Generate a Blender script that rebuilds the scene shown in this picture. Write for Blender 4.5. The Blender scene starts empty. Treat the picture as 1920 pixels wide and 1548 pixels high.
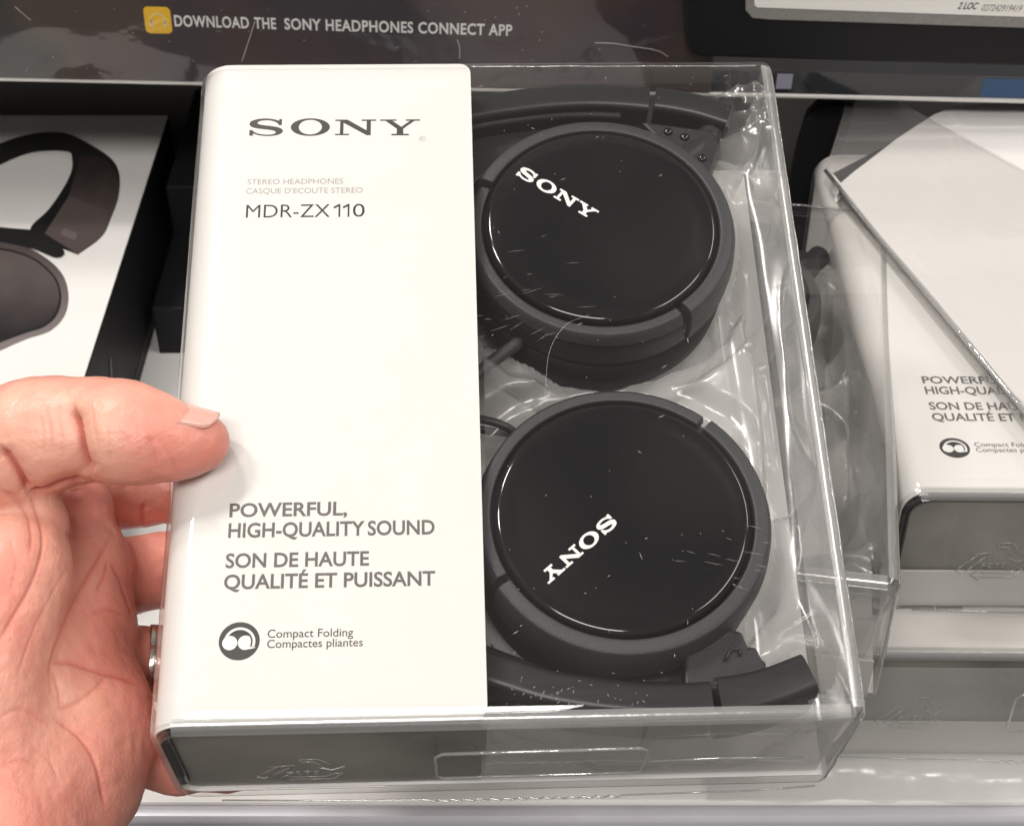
import bpy, bmesh, math, random
import numpy as np
from mathutils import Matrix, Vector, noise
random.seed(7); np.random.seed(7)
MM = 0.001
C = bpy.context.scene.collection
scene = bpy.context.scene

# ------------------------------------------------------------------ camera, world, lamps, exposure
F, CX, CY = 3060.0, 960.0, 774.0                       # focal length and centre of the photograph, in its pixels
PITCH, CAM_H = math.radians(40), 427.0                 # looking 40 degrees down on a shelf 427 mm below the lens
cam_d = bpy.data.cameras.new('camera'); cam = bpy.data.objects.new('camera', cam_d); C.objects.link(cam)
cam_d.sensor_width = 36; cam_d.lens = 36 * F / 1920
cam_d.clip_start = .01; cam_d.clip_end = 50
cam.location = (0, 0, CAM_H * MM); cam.rotation_euler = (math.pi / 2 - PITCH, 0, 0)
cam_d.dof.use_dof = True; cam_d.dof.focus_distance = .408; cam_d.dof.aperture_fstop = 42
scene.camera = cam
CAM = Matrix.Translation((0, 0, CAM_H)) @ Matrix.Rotation(math.pi / 2 - PITCH, 4, 'X')   # camera -> world, in mm

w = bpy.data.worlds.new('World'); scene.world = w; w.use_nodes = True
bg = w.node_tree.nodes['Background']; bg.inputs[1].default_value = 1
# the shop around: dim uneven noise, bright patches added for soft reflections in the plastic
_N, _L = w.node_tree.nodes, w.node_tree.links
_tc = _N.new('ShaderNodeTexCoord'); _n = _N.new('ShaderNodeTexNoise'); _n.inputs['Scale'].default_value = 3.2; _n.inputs['Detail'].default_value = 3; _L.new(_tc.outputs['Generated'], _n.inputs['Vector'])
_cr = _N.new('ShaderNodeValToRGB'); _e = _cr.color_ramp.elements
_e[0].position = .36; _e[0].color = (.05, .048, .05, 1); _e[1].position = .74; _e[1].color = (1.15, 1.1, 1.0, 1)
for _p, _c in ((.48, (.14, .135, .13, 1)), (.58, (.26, .25, .235, 1)), (.64, (.42, .40, .37, 1))): _x = _e.new(_p); _x.color = _c
_L.new(_n.outputs['Fac'], _cr.inputs[0]); _L.new(_cr.outputs[0], bg.inputs[0])

def lamp(name, loc, target, size, power, col=(1, .953, .917), sy=None):
    d = bpy.data.lights.new(name, 'AREA'); o = bpy.data.objects.new(name, d); C.objects.link(o)
    d.shape = 'RECTANGLE'; d.size = size; d.size_y = sy or size; d.energy = power; d.color = col
    o.location = loc; o.rotation_euler = (Vector(target) - Vector(loc)).to_track_quat('-Z', 'Y').to_euler()
    return o
lamp('overhead_lamp', (-.90, .50, 1.75), (0, .35, .2), .20, 12, sy=.20)
lamp('overhead_lamp', (-.62, .85, 1.80), (0, .35, .2), .20, 9.5, sy=.20)
lamp('overhead_lamp', (1.45, 1.05, 1.55), (.1, .35, .1), .9, 9, sy=.25)  # added strip lamp, puts highlights on the right-hand plastic edges
lamp('overhead_lamp', (-.25, -1.0, 1.75), (0, .4, .1), 1.0, 24, sy=.35)
lamp('overhead_lamp', (1.1, .0, 1.75), (.1, .35, .1), .8, 10, sy=.35)

scene.render.engine = 'CYCLES'
cy = scene.cycles
cy.max_bounces = 14; cy.transparent_max_bounces = 32; cy.diffuse_bounces = 4; cy.glossy_bounces = 5
cy.caustics_reflective = False; cy.caustics_refractive = False; cy.sample_clamp_indirect = 4
cy.use_denoising = True
vs = scene.view_settings
vs.view_transform = 'Standard'; vs.look = 'None'; vs.exposure = .10; vs.gamma = 1; vs.use_curve_mapping = False

# ------------------------------------------------------------------ geometry of the held package (fitted pose, camera frame, mm)
R_BOX = [[0.9990489960, -0.0331680693, 0.0283016374], [0.0146335180, 0.8665112500, 0.4989429964], [-0.0410726631, -0.4980543472, 0.8661725600]]
T_BOX = (-2.741, 14.937, -407.503)
W, H, D = 158.46, 193.0, 49.4
BOX = Matrix([R_BOX[i] + [T_BOX[i]] for i in range(3)] + [[0, 0, 0, 1]])
HELD = CAM @ BOX                                       # package frame -> world (x right, y up the face, z out of the face; z = 0 is the face)
_Rb = np.array(R_BOX); _tb = np.array(T_BOX)
def PB(px, py, z):
    """point of the held package's frame on its plane z that is seen at photo pixel (px, py)"""
    d = np.array([(px - CX) / F, -(py - CY) / F, -1.0])
    n = _Rb[:, 2]; s = (z + n @ _tb) / (n @ d)
    return _Rb.T @ (s * d - _tb)
def BPIX(P):
    Q = P @ _Rb.T + _tb
    return np.stack([CX + F * Q[:, 0] / -Q[:, 2], CY - F * Q[:, 1] / -Q[:, 2]], 1)
def world_at(px, py, z):
    """world point (mm) on the horizontal plane z seen at photo pixel"""
    d = CAM.to_3x3() @ Vector(((px - CX) / F, -(py - CY) / F, -1))
    return Vector((0, 0, CAM_H)) + d * ((z - CAM_H) / d.z)
def mmM(M):
    M = M.copy(); M.translation = M.translation * MM; return M

# ------------------------------------------------------------------ materials
def mat(name):
    m = bpy.data.materials.new(name); m.use_nodes = True
    nt = m.node_tree; nt.nodes.clear()
    return m, nt, nt.nodes, nt.links
def principled(name, col, rough=.5, metal=0, noise_amt=.06, noise_scale=60, bump=0, bump_scale=400, spec=.5, coat=0, rvar=.08, sss=0):
    m, nt, N, L = mat(name)
    out = N.new('ShaderNodeOutputMaterial'); p = N.new('ShaderNodeBsdfPrincipled'); L.new(p.outputs[0], out.inputs[0])
    tc = N.new('ShaderNodeTexCoord')
    n = N.new('ShaderNodeTexNoise'); n.inputs['Scale'].default_value = noise_scale; n.inputs['Detail'].default_value = 4
    L.new(tc.outputs['Object'], n.inputs['Vector'])
    r = N.new('ShaderNodeMapRange'); r.inputs['To Min'].default_value = 1 - noise_amt; r.inputs['To Max'].default_value = 1 + noise_amt
    L.new(n.outputs['Fac'], r.inputs['Value'])
    mx = N.new('ShaderNodeMix'); mx.data_type = 'RGBA'; mx.blend_type = 'MULTIPLY'; mx.inputs['Factor'].default_value = 1
    mx.inputs['A'].default_value = (*col, 1); L.new(r.outputs[0], mx.inputs['B']); L.new(mx.outputs['Result'], p.inputs['Base Color'])
    r2 = N.new('ShaderNodeMapRange'); r2.inputs['To Min'].default_value = max(0, rough - rvar); r2.inputs['To Max'].default_value = rough + rvar
    L.new(n.outputs['Fac'], r2.inputs['Value']); L.new(r2.outputs[0], p.inputs['Roughness'])
    p.inputs['Metallic'].default_value = metal; p.inputs['Specular IOR Level'].default_value = spec
    p.inputs['Coat Weight'].default_value = coat; p.inputs['Coat Roughness'].default_value = .05
    if sss:
        p.inputs['Subsurface Weight'].default_value = sss; p.inputs['Subsurface Radius'].default_value = (.004, .0015, .0008); p.inputs['Subsurface Scale'].default_value = 1
    if bump:
        b = N.new('ShaderNodeBump'); b.inputs['Strength'].default_value = bump; b.inputs['Distance'].default_value = .0003
        n2 = N.new('ShaderNodeTexNoise'); n2.inputs['Scale'].default_value = bump_scale; n2.inputs['Detail'].default_value = 3
        L.new(tc.outputs['Object'], n2.inputs['Vector']); L.new(n2.outputs['Fac'], b.inputs['Height']); L.new(b.outputs[0], p.inputs['Normal'])
    return m
def clear(name, tint=(.93, .94, .93), rough=.06, bump=.15, bump_scale=45, f0=.06, haze=.03, haze_col=(.8, .8, .78), dist=.0012, stretch=(1, 1, 1)):
    """thin clear plastic: passes light, mirrors more at glancing angles, slightly scuffed"""
    m, nt, N, L = mat(name)
    out = N.new('ShaderNodeOutputMaterial')
    tr = N.new('ShaderNodeBsdfTransparent'); tr.inputs[0].default_value = (*tint, 1)
    gl = N.new('ShaderNodeBsdfGlossy'); gl.inputs['Roughness'].default_value = rough; gl.inputs['Color'].default_value = (1, 1, 1, 1)
    df = N.new('ShaderNodeBsdfDiffuse'); df.inputs['Color'].default_value = (*haze_col, 1)
    tc = N.new('ShaderNodeTexCoord'); mp = N.new('ShaderNodeMapping'); mp.inputs['Scale'].default_value = stretch
    L.new(tc.outputs['Object'], mp.inputs[0])
    n = N.new('ShaderNodeTexNoise'); n.inputs['Scale'].default_value = bump_scale; n.inputs['Detail'].default_value = 3.5; n.inputs['Distortion'].default_value = .7
    L.new(mp.outputs[0], n.inputs['Vector'])
    b = N.new('ShaderNodeBump'); b.inputs['Strength'].default_value = bump; b.inputs['Distance'].default_value = dist
    L.new(n.outputs['Fac'], b.inputs['Height'])
    lw = N.new('ShaderNodeLayerWeight'); lw.inputs['Blend'].default_value = .5
    L.new(b.outputs[0], lw.inputs['Normal']); L.new(b.outputs[0], gl.inputs['Normal'])
    pw = N.new('ShaderNodeMath'); pw.operation = 'POWER'; pw.inputs[1].default_value = 4.2; L.new(lw.outputs['Facing'], pw.inputs[0])
    ml = N.new('ShaderNodeMath'); ml.operation = 'MULTIPLY_ADD'; ml.inputs[1].default_value = 1 - f0; ml.inputs[2].default_value = f0; ml.use_clamp = True
    L.new(pw.outputs[0], ml.inputs[0])
    m1 = N.new('ShaderNodeMixShader'); m1.inputs[0].default_value = haze
    L.new(tr.outputs[0], m1.inputs[1]); L.new(df.outputs[0], m1.inputs[2])
    m2 = N.new('ShaderNodeMixShader'); L.new(ml.outputs[0], m2.inputs[0]); L.new(m1.outputs[0], m2.inputs[1]); L.new(gl.outputs[0], m2.inputs[2])
    L.new(m2.outputs[0], out.inputs[0])
    return m
M = dict(
    card=principled('white_card', (.79, .775, .742), .42, noise_amt=.02, noise_scale=30, bump=.05, bump_scale=900, spec=.3),
    grey_card=principled('grey_card_inside', (.76, .75, .735), .65, noise_amt=.06, noise_scale=50, bump=.1),
    ink=principled('dark_ink', (.045, .042, .038), .45, noise_amt=.1),
    soft_ink=principled('grey_ink', (.13, .125, .115), .45, noise_amt=.1),
    pale_ink=principled('pale_grey_ink', (.36, .35, .33), .5, noise_amt=.1),
    black_ink=principled('black_ink', (.012, .012, .012), .45),
    white_ink=principled('white_ink', (.82, .82, .8), .4),
    clear=clear('clear_plastic', tint=(.97,.967,.962), bump=.12, bump_scale=24, f0=.05, haze=.007, rough=.03, dist=.0009),
    crinkle=clear('crinkled_clear_plastic', tint=(.955, .952, .945), rough=.26, bump=.35, bump_scale=26, f0=.08, haze=.14, dist=.0016),
    film=clear('crumpled_inner_film', tint=(.955, .953, .948), rough=.24, bump=.15, bump_scale=60, f0=.10, haze=.085, dist=.0008),
    edge=clear('thick_plastic_edge', tint=(.90, .91, .90), rough=.22, bump=.2, bump_scale=90, f0=.16, haze=.22),
    bag=clear('hazy_crumpled_bag', tint=(.95,.95,.95), rough=.25, bump=.4, bump_scale=40, f0=.08, haze=.22, dist=.002),
    bag_face=clear('glossy_clear_bag', tint=(.96,.955,.95), rough=.14, bump=.45, bump_scale=20, f0=.07, haze=.10, haze_col=(.75,.74,.72), dist=.002),
    emboss=clear('embossed_plastic', tint=(.90,.90,.89), rough=.2, bump=.2, bump_scale=200, f0=.12, haze=.13),
    ridge=clear('clear_plastic_ridge', tint=(.75, .76, .74), rough=.08, bump=.3, bump_scale=200, f0=.28, haze=.32),
    scratch=clear('plastic_scratch', tint=(.9, .9, .9), rough=.3, bump=0, f0=.30, haze=.45, haze_col=(.9, .9, .88)),
    wrap=clear('shrink_wrap', tint=(.95, .95, .95), rough=.05, bump=.45, bump_scale=20, f0=.055, haze=.006, dist=.0018),
    gloss_black=principled('gloss_black_plastic', (.006, .006, .0065), .09, noise_amt=.1, rvar=.03, spec=.45),
    matte_black=principled('matte_black_plastic', (.016, .016, .0165), .45, noise_amt=.12, noise_scale=300, bump=.35, bump_scale=2600),
    ring_grey=principled('charcoal_ring_plastic', (.036, .036, .037), .46, noise_amt=.15, noise_scale=400, bump=.5, bump_scale=2600),
    satin_black=principled('satin_black_band', (.016, .016, .0165), .36, noise_amt=.1, bump=.1, bump_scale=1200),
    pad=principled('black_pad', (.008, .008, .008), .6, bump=.6, bump_scale=500),
    shelf=principled('white_shelf_laminate', (.84, .83, .80), .35, noise_amt=.03, noise_scale=12, bump=.05, bump_scale=300),
    rail=principled('grey_rail', (.56, .55, .59), .35, metal=.1, noise_amt=.05),
    rail_dark=principled('dark_rail', (.10, .10, .105), .35, noise_amt=.1),
    back=principled('grey_back_panel', (.33, .32, .31), .45, noise_amt=.12, noise_scale=8),
    chrome=principled('brushed_silver', (.75, .74, .71), .38, metal=.35, noise_amt=.1),
    lip=principled('dark_glossy_lip', (.02, .021, .026), .12, noise_amt=.1, coat=.5),
    black_box=principled('black_block', (.010, .010, .011), .55, noise_amt=.1, spec=.25),
    liner=principled('dark_olive_liner', (.27, .265, .235), .30, noise_amt=.75, noise_scale=22, bump=1.0, bump_scale=55, spec=.4),
    flap=principled('pale_grey_flap', (.52, .51, .47), .6),
    holder=principled('black_tag_holder', (.006, .006, .007), .5, noise_amt=.1, bump=.15, bump_scale=900, spec=.25),
    frame=principled('grey_tag_frame', (.22, .215, .20), .5, noise_amt=.25, noise_scale=900, bump=.6, bump_scale=1500),
    yellow=principled('yellow_print', (.86, .50, .02), .35, noise_amt=.15, noise_scale=40),
    brown=principled('dark_brown_print', (.045, .034, .031), .35, noise_amt=.2, noise_scale=14),
    brown_lit=principled('brown_print', (.105, .082, .078), .35, noise_amt=.25, noise_scale=10),
    brown_rim=principled('grey_brown_print', (.15, .125, .12), .35, noise_amt=.15, noise_scale=10),
    metal=principled('ring_silver', (.62, .58, .54), .2, metal=1, noise_amt=.1, bump=.3, bump_scale=900),
)
# printed dark carton: big soft patches of colour under gloss
def blotch_print(name):
    m, nt, N, L = mat(name)
    out = N.new('ShaderNodeOutputMaterial'); p = N.new('ShaderNodeBsdfPrincipled'); L.new(p.outputs[0], out.inputs[0])
    tc = N.new('ShaderNodeTexCoord'); n = N.new('ShaderNodeTexNoise'); n.inputs['Scale'].default_value = 13; n.inputs['Detail'].default_value = 2
    L.new(tc.outputs['Object'], n.inputs['Vector'])
    cr = N.new('ShaderNodeValToRGB'); e = cr.color_ramp.elements
    e[0].position = .30; e[0].color = (.014, .018, .026, 1); e[1].position = .72; e[1].color = (.020, .026, .022, 1)
    x = e.new(.44); x.color = (.038, .022, .028, 1); x = e.new(.55); x.color = (.055, .034, .024, 1); x = e.new(.62); x.color = (.026, .024, .022, 1)
    L.new(n.outputs['Fac'], cr.inputs[0]); L.new(cr.outputs[0], p.inputs['Base Color']); p.inputs['Roughness'].default_value = .4
    return m
def fade_print(name, top, bottom):
    m, nt, N, L = mat(name)
    out = N.new('ShaderNodeOutputMaterial'); p = N.new('ShaderNodeBsdfPrincipled'); L.new(p.outputs[0], out.inputs[0])
    tc = N.new('ShaderNodeTexCoord'); sx = N.new('ShaderNodeSeparateXYZ'); L.new(tc.outputs['Generated'], sx.inputs[0])
    n = N.new('ShaderNodeTexNoise'); n.inputs['Scale'].default_value = 4; L.new(tc.outputs['Generated'], n.inputs['Vector'])
    ad = N.new('ShaderNodeMath'); ad.operation = 'MULTIPLY_ADD'; ad.inputs[1].default_value = .25; L.new(n.outputs['Fac'], ad.inputs[0]); L.new(sx.outputs['Y'], ad.inputs[2])
    cr = N.new('ShaderNodeValToRGB'); e = cr.color_ramp.elements; e[0].position = .30; e[0].color = (*bottom, 1); e[1].position = 1; e[1].color = (*top, 1)
    L.new(ad.outputs[0], cr.inputs[0]); L.new(cr.outputs[0], p.inputs['Base Color']); p.inputs['Roughness'].default_value = .35
    return m
M['cup_fade'] = fade_print('ear_cup_photo_print', (.115, .095, .090), (.018, .015, .015)); M['rim_fade'] = fade_print('rim_photo_print', (.085, .07, .066), (.20, .17, .165)); M['slider_fade'] = fade_print('slider_photo_print', (.030, .022, .020), (.115, .092, .086))
M['dark_print'] = blotch_print('dark_printed_carton')
# skin
def skin_mat():
    m, nt, N, L = mat('skin')
    out = N.new('ShaderNodeOutputMaterial'); p = N.new('ShaderNodeBsdfPrincipled'); L.new(p.outputs[0], out.inputs[0])
    tc = N.new('ShaderNodeTexCoord')
    n = N.new('ShaderNodeTexNoise'); n.inputs['Scale'].default_value = 42; n.inputs['Detail'].default_value = 5; L.new(tc.outputs['Object'], n.inputs['Vector'])
    cr = N.new('ShaderNodeValToRGB'); e = cr.color_ramp.elements
    e[0].position = .30; e[0].color = (.71, .26, .20, 1); e[1].position = .72; e[1].color = (.81, .46, .34, 1)
    x = e.new(.5); x.color = (.765, .355, .27, 1)
    L.new(n.outputs['Fac'], cr.inputs[0])
    at = N.new('ShaderNodeAttribute'); at.attribute_name = 'flush_shade'
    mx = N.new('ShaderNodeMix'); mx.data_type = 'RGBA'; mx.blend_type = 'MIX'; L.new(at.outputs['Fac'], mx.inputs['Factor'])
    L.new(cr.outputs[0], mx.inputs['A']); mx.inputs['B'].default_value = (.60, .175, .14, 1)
    L.new(mx.outputs['Result'], p.inputs['Base Color'])
    p.inputs['Roughness'].default_value = .40; p.inputs['Specular IOR Level'].default_value = .4
    p.inputs['Subsurface Weight'].default_value = .25; p.inputs['Subsurface Radius'].default_value = (.0035, .0012, .0006); p.inputs['Subsurface Scale'].default_value = 1
    v = N.new('ShaderNodeTexVoronoi'); v.feature = 'DISTANCE_TO_EDGE'; v.inputs['Scale'].default_value = 900
    L.new(tc.outputs['Object'], v.inputs['Vector'])
    n2 = N.new('ShaderNodeTexNoise'); n2.inputs['Scale'].default_value = 420; n2.inputs['Detail'].default_value = 6; L.new(tc.outputs['Object'], n2.inputs['Vector'])
    ad = N.new('ShaderNodeMath'); ad.operation = 'MULTIPLY_ADD'; ad.inputs[1].default_value = .5; L.new(v.outputs['Distance'], ad.inputs[0]); L.new(n2.outputs['Fac'], ad.inputs[2])
    b = N.new('ShaderNodeBump'); b.inputs['Strength'].default_value = .36; b.inputs['Distance'].default_value = .0005
    L.new(ad.outputs[0], b.inputs['Height']); L.new(b.outputs[0], p.inputs['Normal'])
    return m
M['skin'] = skin_mat()
M['nail'] = principled('thumb_nail', (.76, .42, .35), .22, noise_amt=.04, sss=.2)

# ------------------------------------------------------------------ helpers (all coordinates in mm)
def empty(name, label=None, cat=None, group=None, M4=None):
    o = bpy.data.objects.new(name, None); C.objects.link(o); o.empty_display_size = .02
    if label: o['label'] = label
    if cat: o['category'] = cat
    if group: o['group'] = group
    if M4 is not None: o.matrix_world = mmM(M4)
    return o
def tag(o, label, cat, group=None):
    o['label'] = label; o['category'] = cat
    if group: o['group'] = group
    return o
def obj(name, verts, faces, m, parent=None, smooth=False, M4=None):
    me = bpy.data.meshes.new(name)
    v = np.asarray(verts, float) * MM
    me.from_pydata(v.tolist(), [], [tuple(int(i) for i in f) for f in faces]); me.validate()
    bm = bmesh.new(); bm.from_mesh(me); bmesh.ops.recalc_face_normals(bm, faces=bm.faces); bm.to_mesh(me); bm.free()
    if smooth: me.polygons.foreach_set('use_smooth', [True] * len(me.polygons))
    if isinstance(m, (list, tuple)):
        for k in m: me.materials.append(k)
    else: me.materials.append(m)
    o = bpy.data.objects.new(name, me); C.objects.link(o)
    if parent: o.parent = parent
    if M4 is not None: o.matrix_world = mmM(M4)
    return o
class MB:
    def __init__(s): s.v = []; s.f = []
    def add(s, v, f):
        k = len(s.v); s.v += [tuple(map(float, p)) for p in v]; s.f += [tuple(i + k for i in q) for q in f]; return s
    def box(s, a, b):
        (x0, y0, z0), (x1, y1, z1) = a, b
        return s.add([(x0,y0,z0),(x1,y0,z0),(x1,y1,z0),(x0,y1,z0),(x0,y0,z1),(x1,y0,z1),(x1,y1,z1),(x0,y1,z1)],
                     [(0,3,2,1),(4,5,6,7),(0,1,5,4),(1,2,6,5),(2,3,7,6),(3,0,4,7)])
    def prism(s, poly, z0, z1):
        n = len(poly)
        return s.add([(x,y,z0) for x,y in poly] + [(x,y,z1) for x,y in poly],
                     [tuple(range(n-1,-1,-1)), tuple(range(n,2*n))] + [(i,(i+1)%n,n+(i+1)%n,n+i) for i in range(n)])
    def tube(s, pts, r, n=8, closed=False):
        pts = np.asarray(pts, float); K = len(pts); rr = r if np.ndim(r) else [r] * K
        T = np.roll(pts,-1,0) - np.roll(pts,1,0) if closed else np.gradient(pts, axis=0)
        T /= np.linalg.norm(T, axis=1)[:,None] + 1e-12
        u = np.cross(T[0], (0,0,1.)); u = u if np.linalg.norm(u) > .1 else np.cross(T[0], (0,1.,0)); V = []
        for i in range(K):
            u = u - T[i]*(u@T[i]); u /= np.linalg.norm(u); w_ = np.cross(T[i], u)
            for j in range(n):
                a = 2*math.pi*j/n; V.append(pts[i] + rr[i]*(math.cos(a)*u + math.sin(a)*w_))
        Fc = [(i*n+j, i*n+(j+1)%n, ((i+1)%K)*n+(j+1)%n, ((i+1)%K)*n+j) for i in range(K if closed else K-1) for j in range(n)]
        if not closed: Fc += [tuple(range(n-1,-1,-1)), tuple((K-1)*n+j for j in range(n))]
        return s.add(V, Fc)
    def lathe(s, prof, cx, cy, n=96, a0=0, a1=360, cap=True):
        """prof = [(r, z)...] turned about the vertical axis through (cx, cy); a0..a1 in degrees"""
        full = abs(a1 - a0) >= 359.9; m = n if full else n + 1; K = len(prof); V = []
        for i in range(m):
            a = math.radians(a0 + (a1-a0)*i/n)
            for r, z in prof: V.append((cx + r*math.cos(a), cy + r*math.sin(a), z))
        Fc = []
        for i in range(n):
            j = (i+1) % m
            for k in range(K-1): Fc.append((i*K+k, i*K+k+1, j*K+k+1, j*K+k))
            if not full: Fc.append((i*K+K-1, i*K, j*K, j*K+K-1))
        if not full: Fc += [tuple(range(K)), tuple(reversed(range((m-1)*K, m*K)))]
        return s.add(V, Fc)
    def build(s, name, m, parent=None, smooth=False, bevel=0, seg=2, M4=None):
        o = obj(name, s.v, s.f, m, parent, smooth, M4)
        if bevel:
            b = o.modifiers.new('bevel', 'BEVEL'); b.width = bevel*MM; b.segments = seg; b.limit_method = 'ANGLE'; b.angle_limit = math.radians(40)
            b.harden_normals = False
        return o
def smooth_path(P, n=12):
    P = np.asarray(P, float); Q = np.vstack([2*P[0]-P[1], P, 2*P[-1]-P[-2]]); out = []
    for i in range(1, len(Q)-2):
        for t in np.linspace(0, 1, n, endpoint=False):
            a,b,c,d = Q[i-1:i+3]; out.append(.5*((2*b)+(c-a)*t+(2*a-5*b+4*c-d)*t*t+(3*b-a-3*c+d)*t**3))
    out.append(P[-1]); return np.array(out)
def shade_auto(o, ang=35):
    me = o.data; bm = bmesh.new(); bm.from_mesh(me)
    for f in bm.faces: f.smooth = True
    for e in bm.edges:
        if len(e.link_faces) == 2 and e.calc_face_angle(0) > math.radians(ang): e.smooth = False
    bm.to_mesh(me); bm.free(); return o

# ---- flat lettering
def curve_mesh(cu):
    o = bpy.data.objects.new('tmp', cu); C.objects.link(o); bpy.context.view_layer.update()
    me = bpy.data.meshes.new_from_object(o.evaluated_get(bpy.context.evaluated_depsgraph_get()))
    v = np.array([p.co[:] for p in me.vertices]); f = [tuple(p.vertices) for p in me.polygons]
    bpy.data.objects.remove(o); bpy.data.curves.remove(cu); bpy.data.meshes.remove(me)
    return v, f
def text_raw(s, offset=0, spacing=1):
    cu = bpy.data.curves.new('t', 'FONT'); cu.body = s; cu.size = 1; cu.offset = offset; cu.space_character = spacing; cu.resolution_u = 4
    return curve_mesh(cu)
_caph = text_raw('H')[0][:, 1].max()
def lettering(s, x0, x1, y, cap, m, parent, z=.12, offset=0, name='lettering', M4=None, spacing=1, shear=0):
    v, f = text_raw(s, offset, spacing)
    a, b = v[:,0].min(), v[:,0].max(); P = np.zeros_like(v)
    P[:,1] = y + v[:,1]*cap/_caph; P[:,0] = x0 + (v[:,0]-a)*(x1-x0)/(b-a) + shear*(P[:,1]-y); P[:,2] = z
    if M4 is not None: P = P @ np.array(M4.to_3x3()).T + np.array(M4.translation)
    return obj(name, P, f, m, parent)
def filled(polys, off=0):
    cu = bpy.data.curves.new('t', 'CURVE'); cu.dimensions = '2D'; cu.fill_mode = 'BOTH'; cu.offset = off
    for poly in polys:
        sp = cu.splines.new('POLY'); sp.points.add(len(poly)-1); sp.use_cyclic_u = True
        for q, (x, y) in zip(sp.points, poly): q.co = (x, y, 0, 1)
    return curve_mesh(cu)
def ell(cx, cy, rx, ry, n=64): return [(cx+rx*math.cos(2*math.pi*i/n), cy+ry*math.sin(2*math.pi*i/n)) for i in range(n)]
def seg_smooth(pts):                                  # pts (x, y, corner?)
    n = len(pts); k0 = [i for i in range(n) if pts[i][2]][0]; pts = pts[k0:]+pts[:k0]; out = []; run = [pts[0][:2]]
    for p in pts[1:]+[pts[0]]:
        run.append(p[:2])
        if p[2]:
            if len(run) > 2: out += [tuple(q[:2]) for q in smooth_path([(a,b,0) for a,b in run], 6)[:-1]]
            else: out.append(run[0])
            run = [p[:2]]
    return out
S_ = seg_smooth([(556,418,1),(556,466,1),(540,466,1),(525,446,0),(495,431,0),(460,426,0),(425,431,0),(407,444,0),(413,456,0),(440,464,0),(490,472,0),(535,482,0),(560,499,0),(563,517,0),(545,537,0),(510,548,0),(465,551,0),(425,546,0),(396,536,0),(383,530,1),(383,548,1),(360,548,1),(360,503,1),(377,503,1),(392,520,0),(425,534,0),(465,540,0),(500,537,0),(519,528,0),(518,515,0),(500,506,0),(470,500,0),(420,493,0),(382,483,0),(361,468,0),(359,448,0),(372,430,0),(405,417,0),(450,412,0),(490,415,0),(520,423,0),(538,431,1),(538,418,1)])
N_ = [(884,423),(958,423),(1077,508),(1077,434),(1045,434),(1045,423),(1135,423),(1135,434),(1103,434),(1103,547),(1078,547),(935,448),(935,535),(970,535),(970,546),(884,546),(884,535),(914,535),(914,434),(884,434)]
Y_ = [(1160,423),(1260,423),(1260,434),(1235,434),(1291,481),(1345,434),(1318,434),(1318,423),(1405,423),(1405,434),(1372,434),(1303,496),(1303,537),(1337,537),(1337,549),(1230,549),(1230,537),(1263,537),(1263,497),(1193,434),(1160,434)]
LOGO_V, LOGO_F = filled([S_, ell(731.5,481.5,120,69.5), ell(731.5,481.5,71,57.5), N_, Y_])
LOGO_V = (LOGO_V - np.array([882,481.5,0])) / 1047.0; LOGO_V[:,1] *= -1      # unit width, centred
LOGO_B, LOGO_BF = filled([[((x-882)/1047*1.0, -(y-481.5)/1047) for x, y in p] for p in (S_, ell(731.5,481.5,120,69.5), ell(731.5,481.5,71,57.5), N_, Y_)], .0055)
def logo(cx, cy, width, ang, m, parent, z, hs=1.0, bold=False):
    a = math.radians(ang); P = (LOGO_B if bold else LOGO_V).copy()*width; P[:,1] *= hs
    Q = np.stack([cx+P[:,0]*math.cos(a)-P[:,1]*math.sin(a), cy+P[:,0]*math.sin(a)+P[:,1]*math.cos(a), np.full(len(P), z)], 1)
    return obj('brand_logo', Q, LOGO_BF if bold else LOGO_F, m, parent)

# ------------------------------------------------------------------ setting: shelf, back panel, raised shelf
SH_F = 317.0                                           # front edge of the shelf
sh = MB().box((-900, SH_F, -22), (900, 690, 0)).build('shelf', M['shelf'], bevel=1.2); sh['kind'] = 'structure'
bp = MB().box((-900, 692, -22), (900, 700, 700)).build('back_panel', M['back']); bp['kind'] = 'structure'
fl = MB().box((-2500, -2500, -900), (2500, 2500, -890)).build('floor', principled('floor_grey', (.22, .21, .2), .4)); fl['kind'] = 'structure'
rl = empty('shelf_edge_rail', 'long grey rail along the front edge of the white shelf below the packages', 'rail', M4=Matrix.Translation((0, SH_F, 0)))
prof = [(-.3, -1.2), (-.9, -.6), (-2.6, -.3), (-4.6, -.7), (-5.6, -1.8), (-6.0, -3.2), (-6.0, -24), (-.3, -24)]
mb = MB(); n = len(prof)
mb.add([(-900, y, z) for y, z in prof] + [(900, y, z) for y, z in prof], [tuple(range(n)), tuple(range(2*n-1, n-1, -1))] + [(i, (i+1) % n, n+(i+1) % n, n+i) for i in range(n)])
shade_auto(mb.build('rail_body', M['rail'], rl, bevel=.5))
MB().box((-900, -6.8, -20), (900, -6.05, -8.5)).build('rail_insert', M['rail_dark'], rl)

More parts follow.
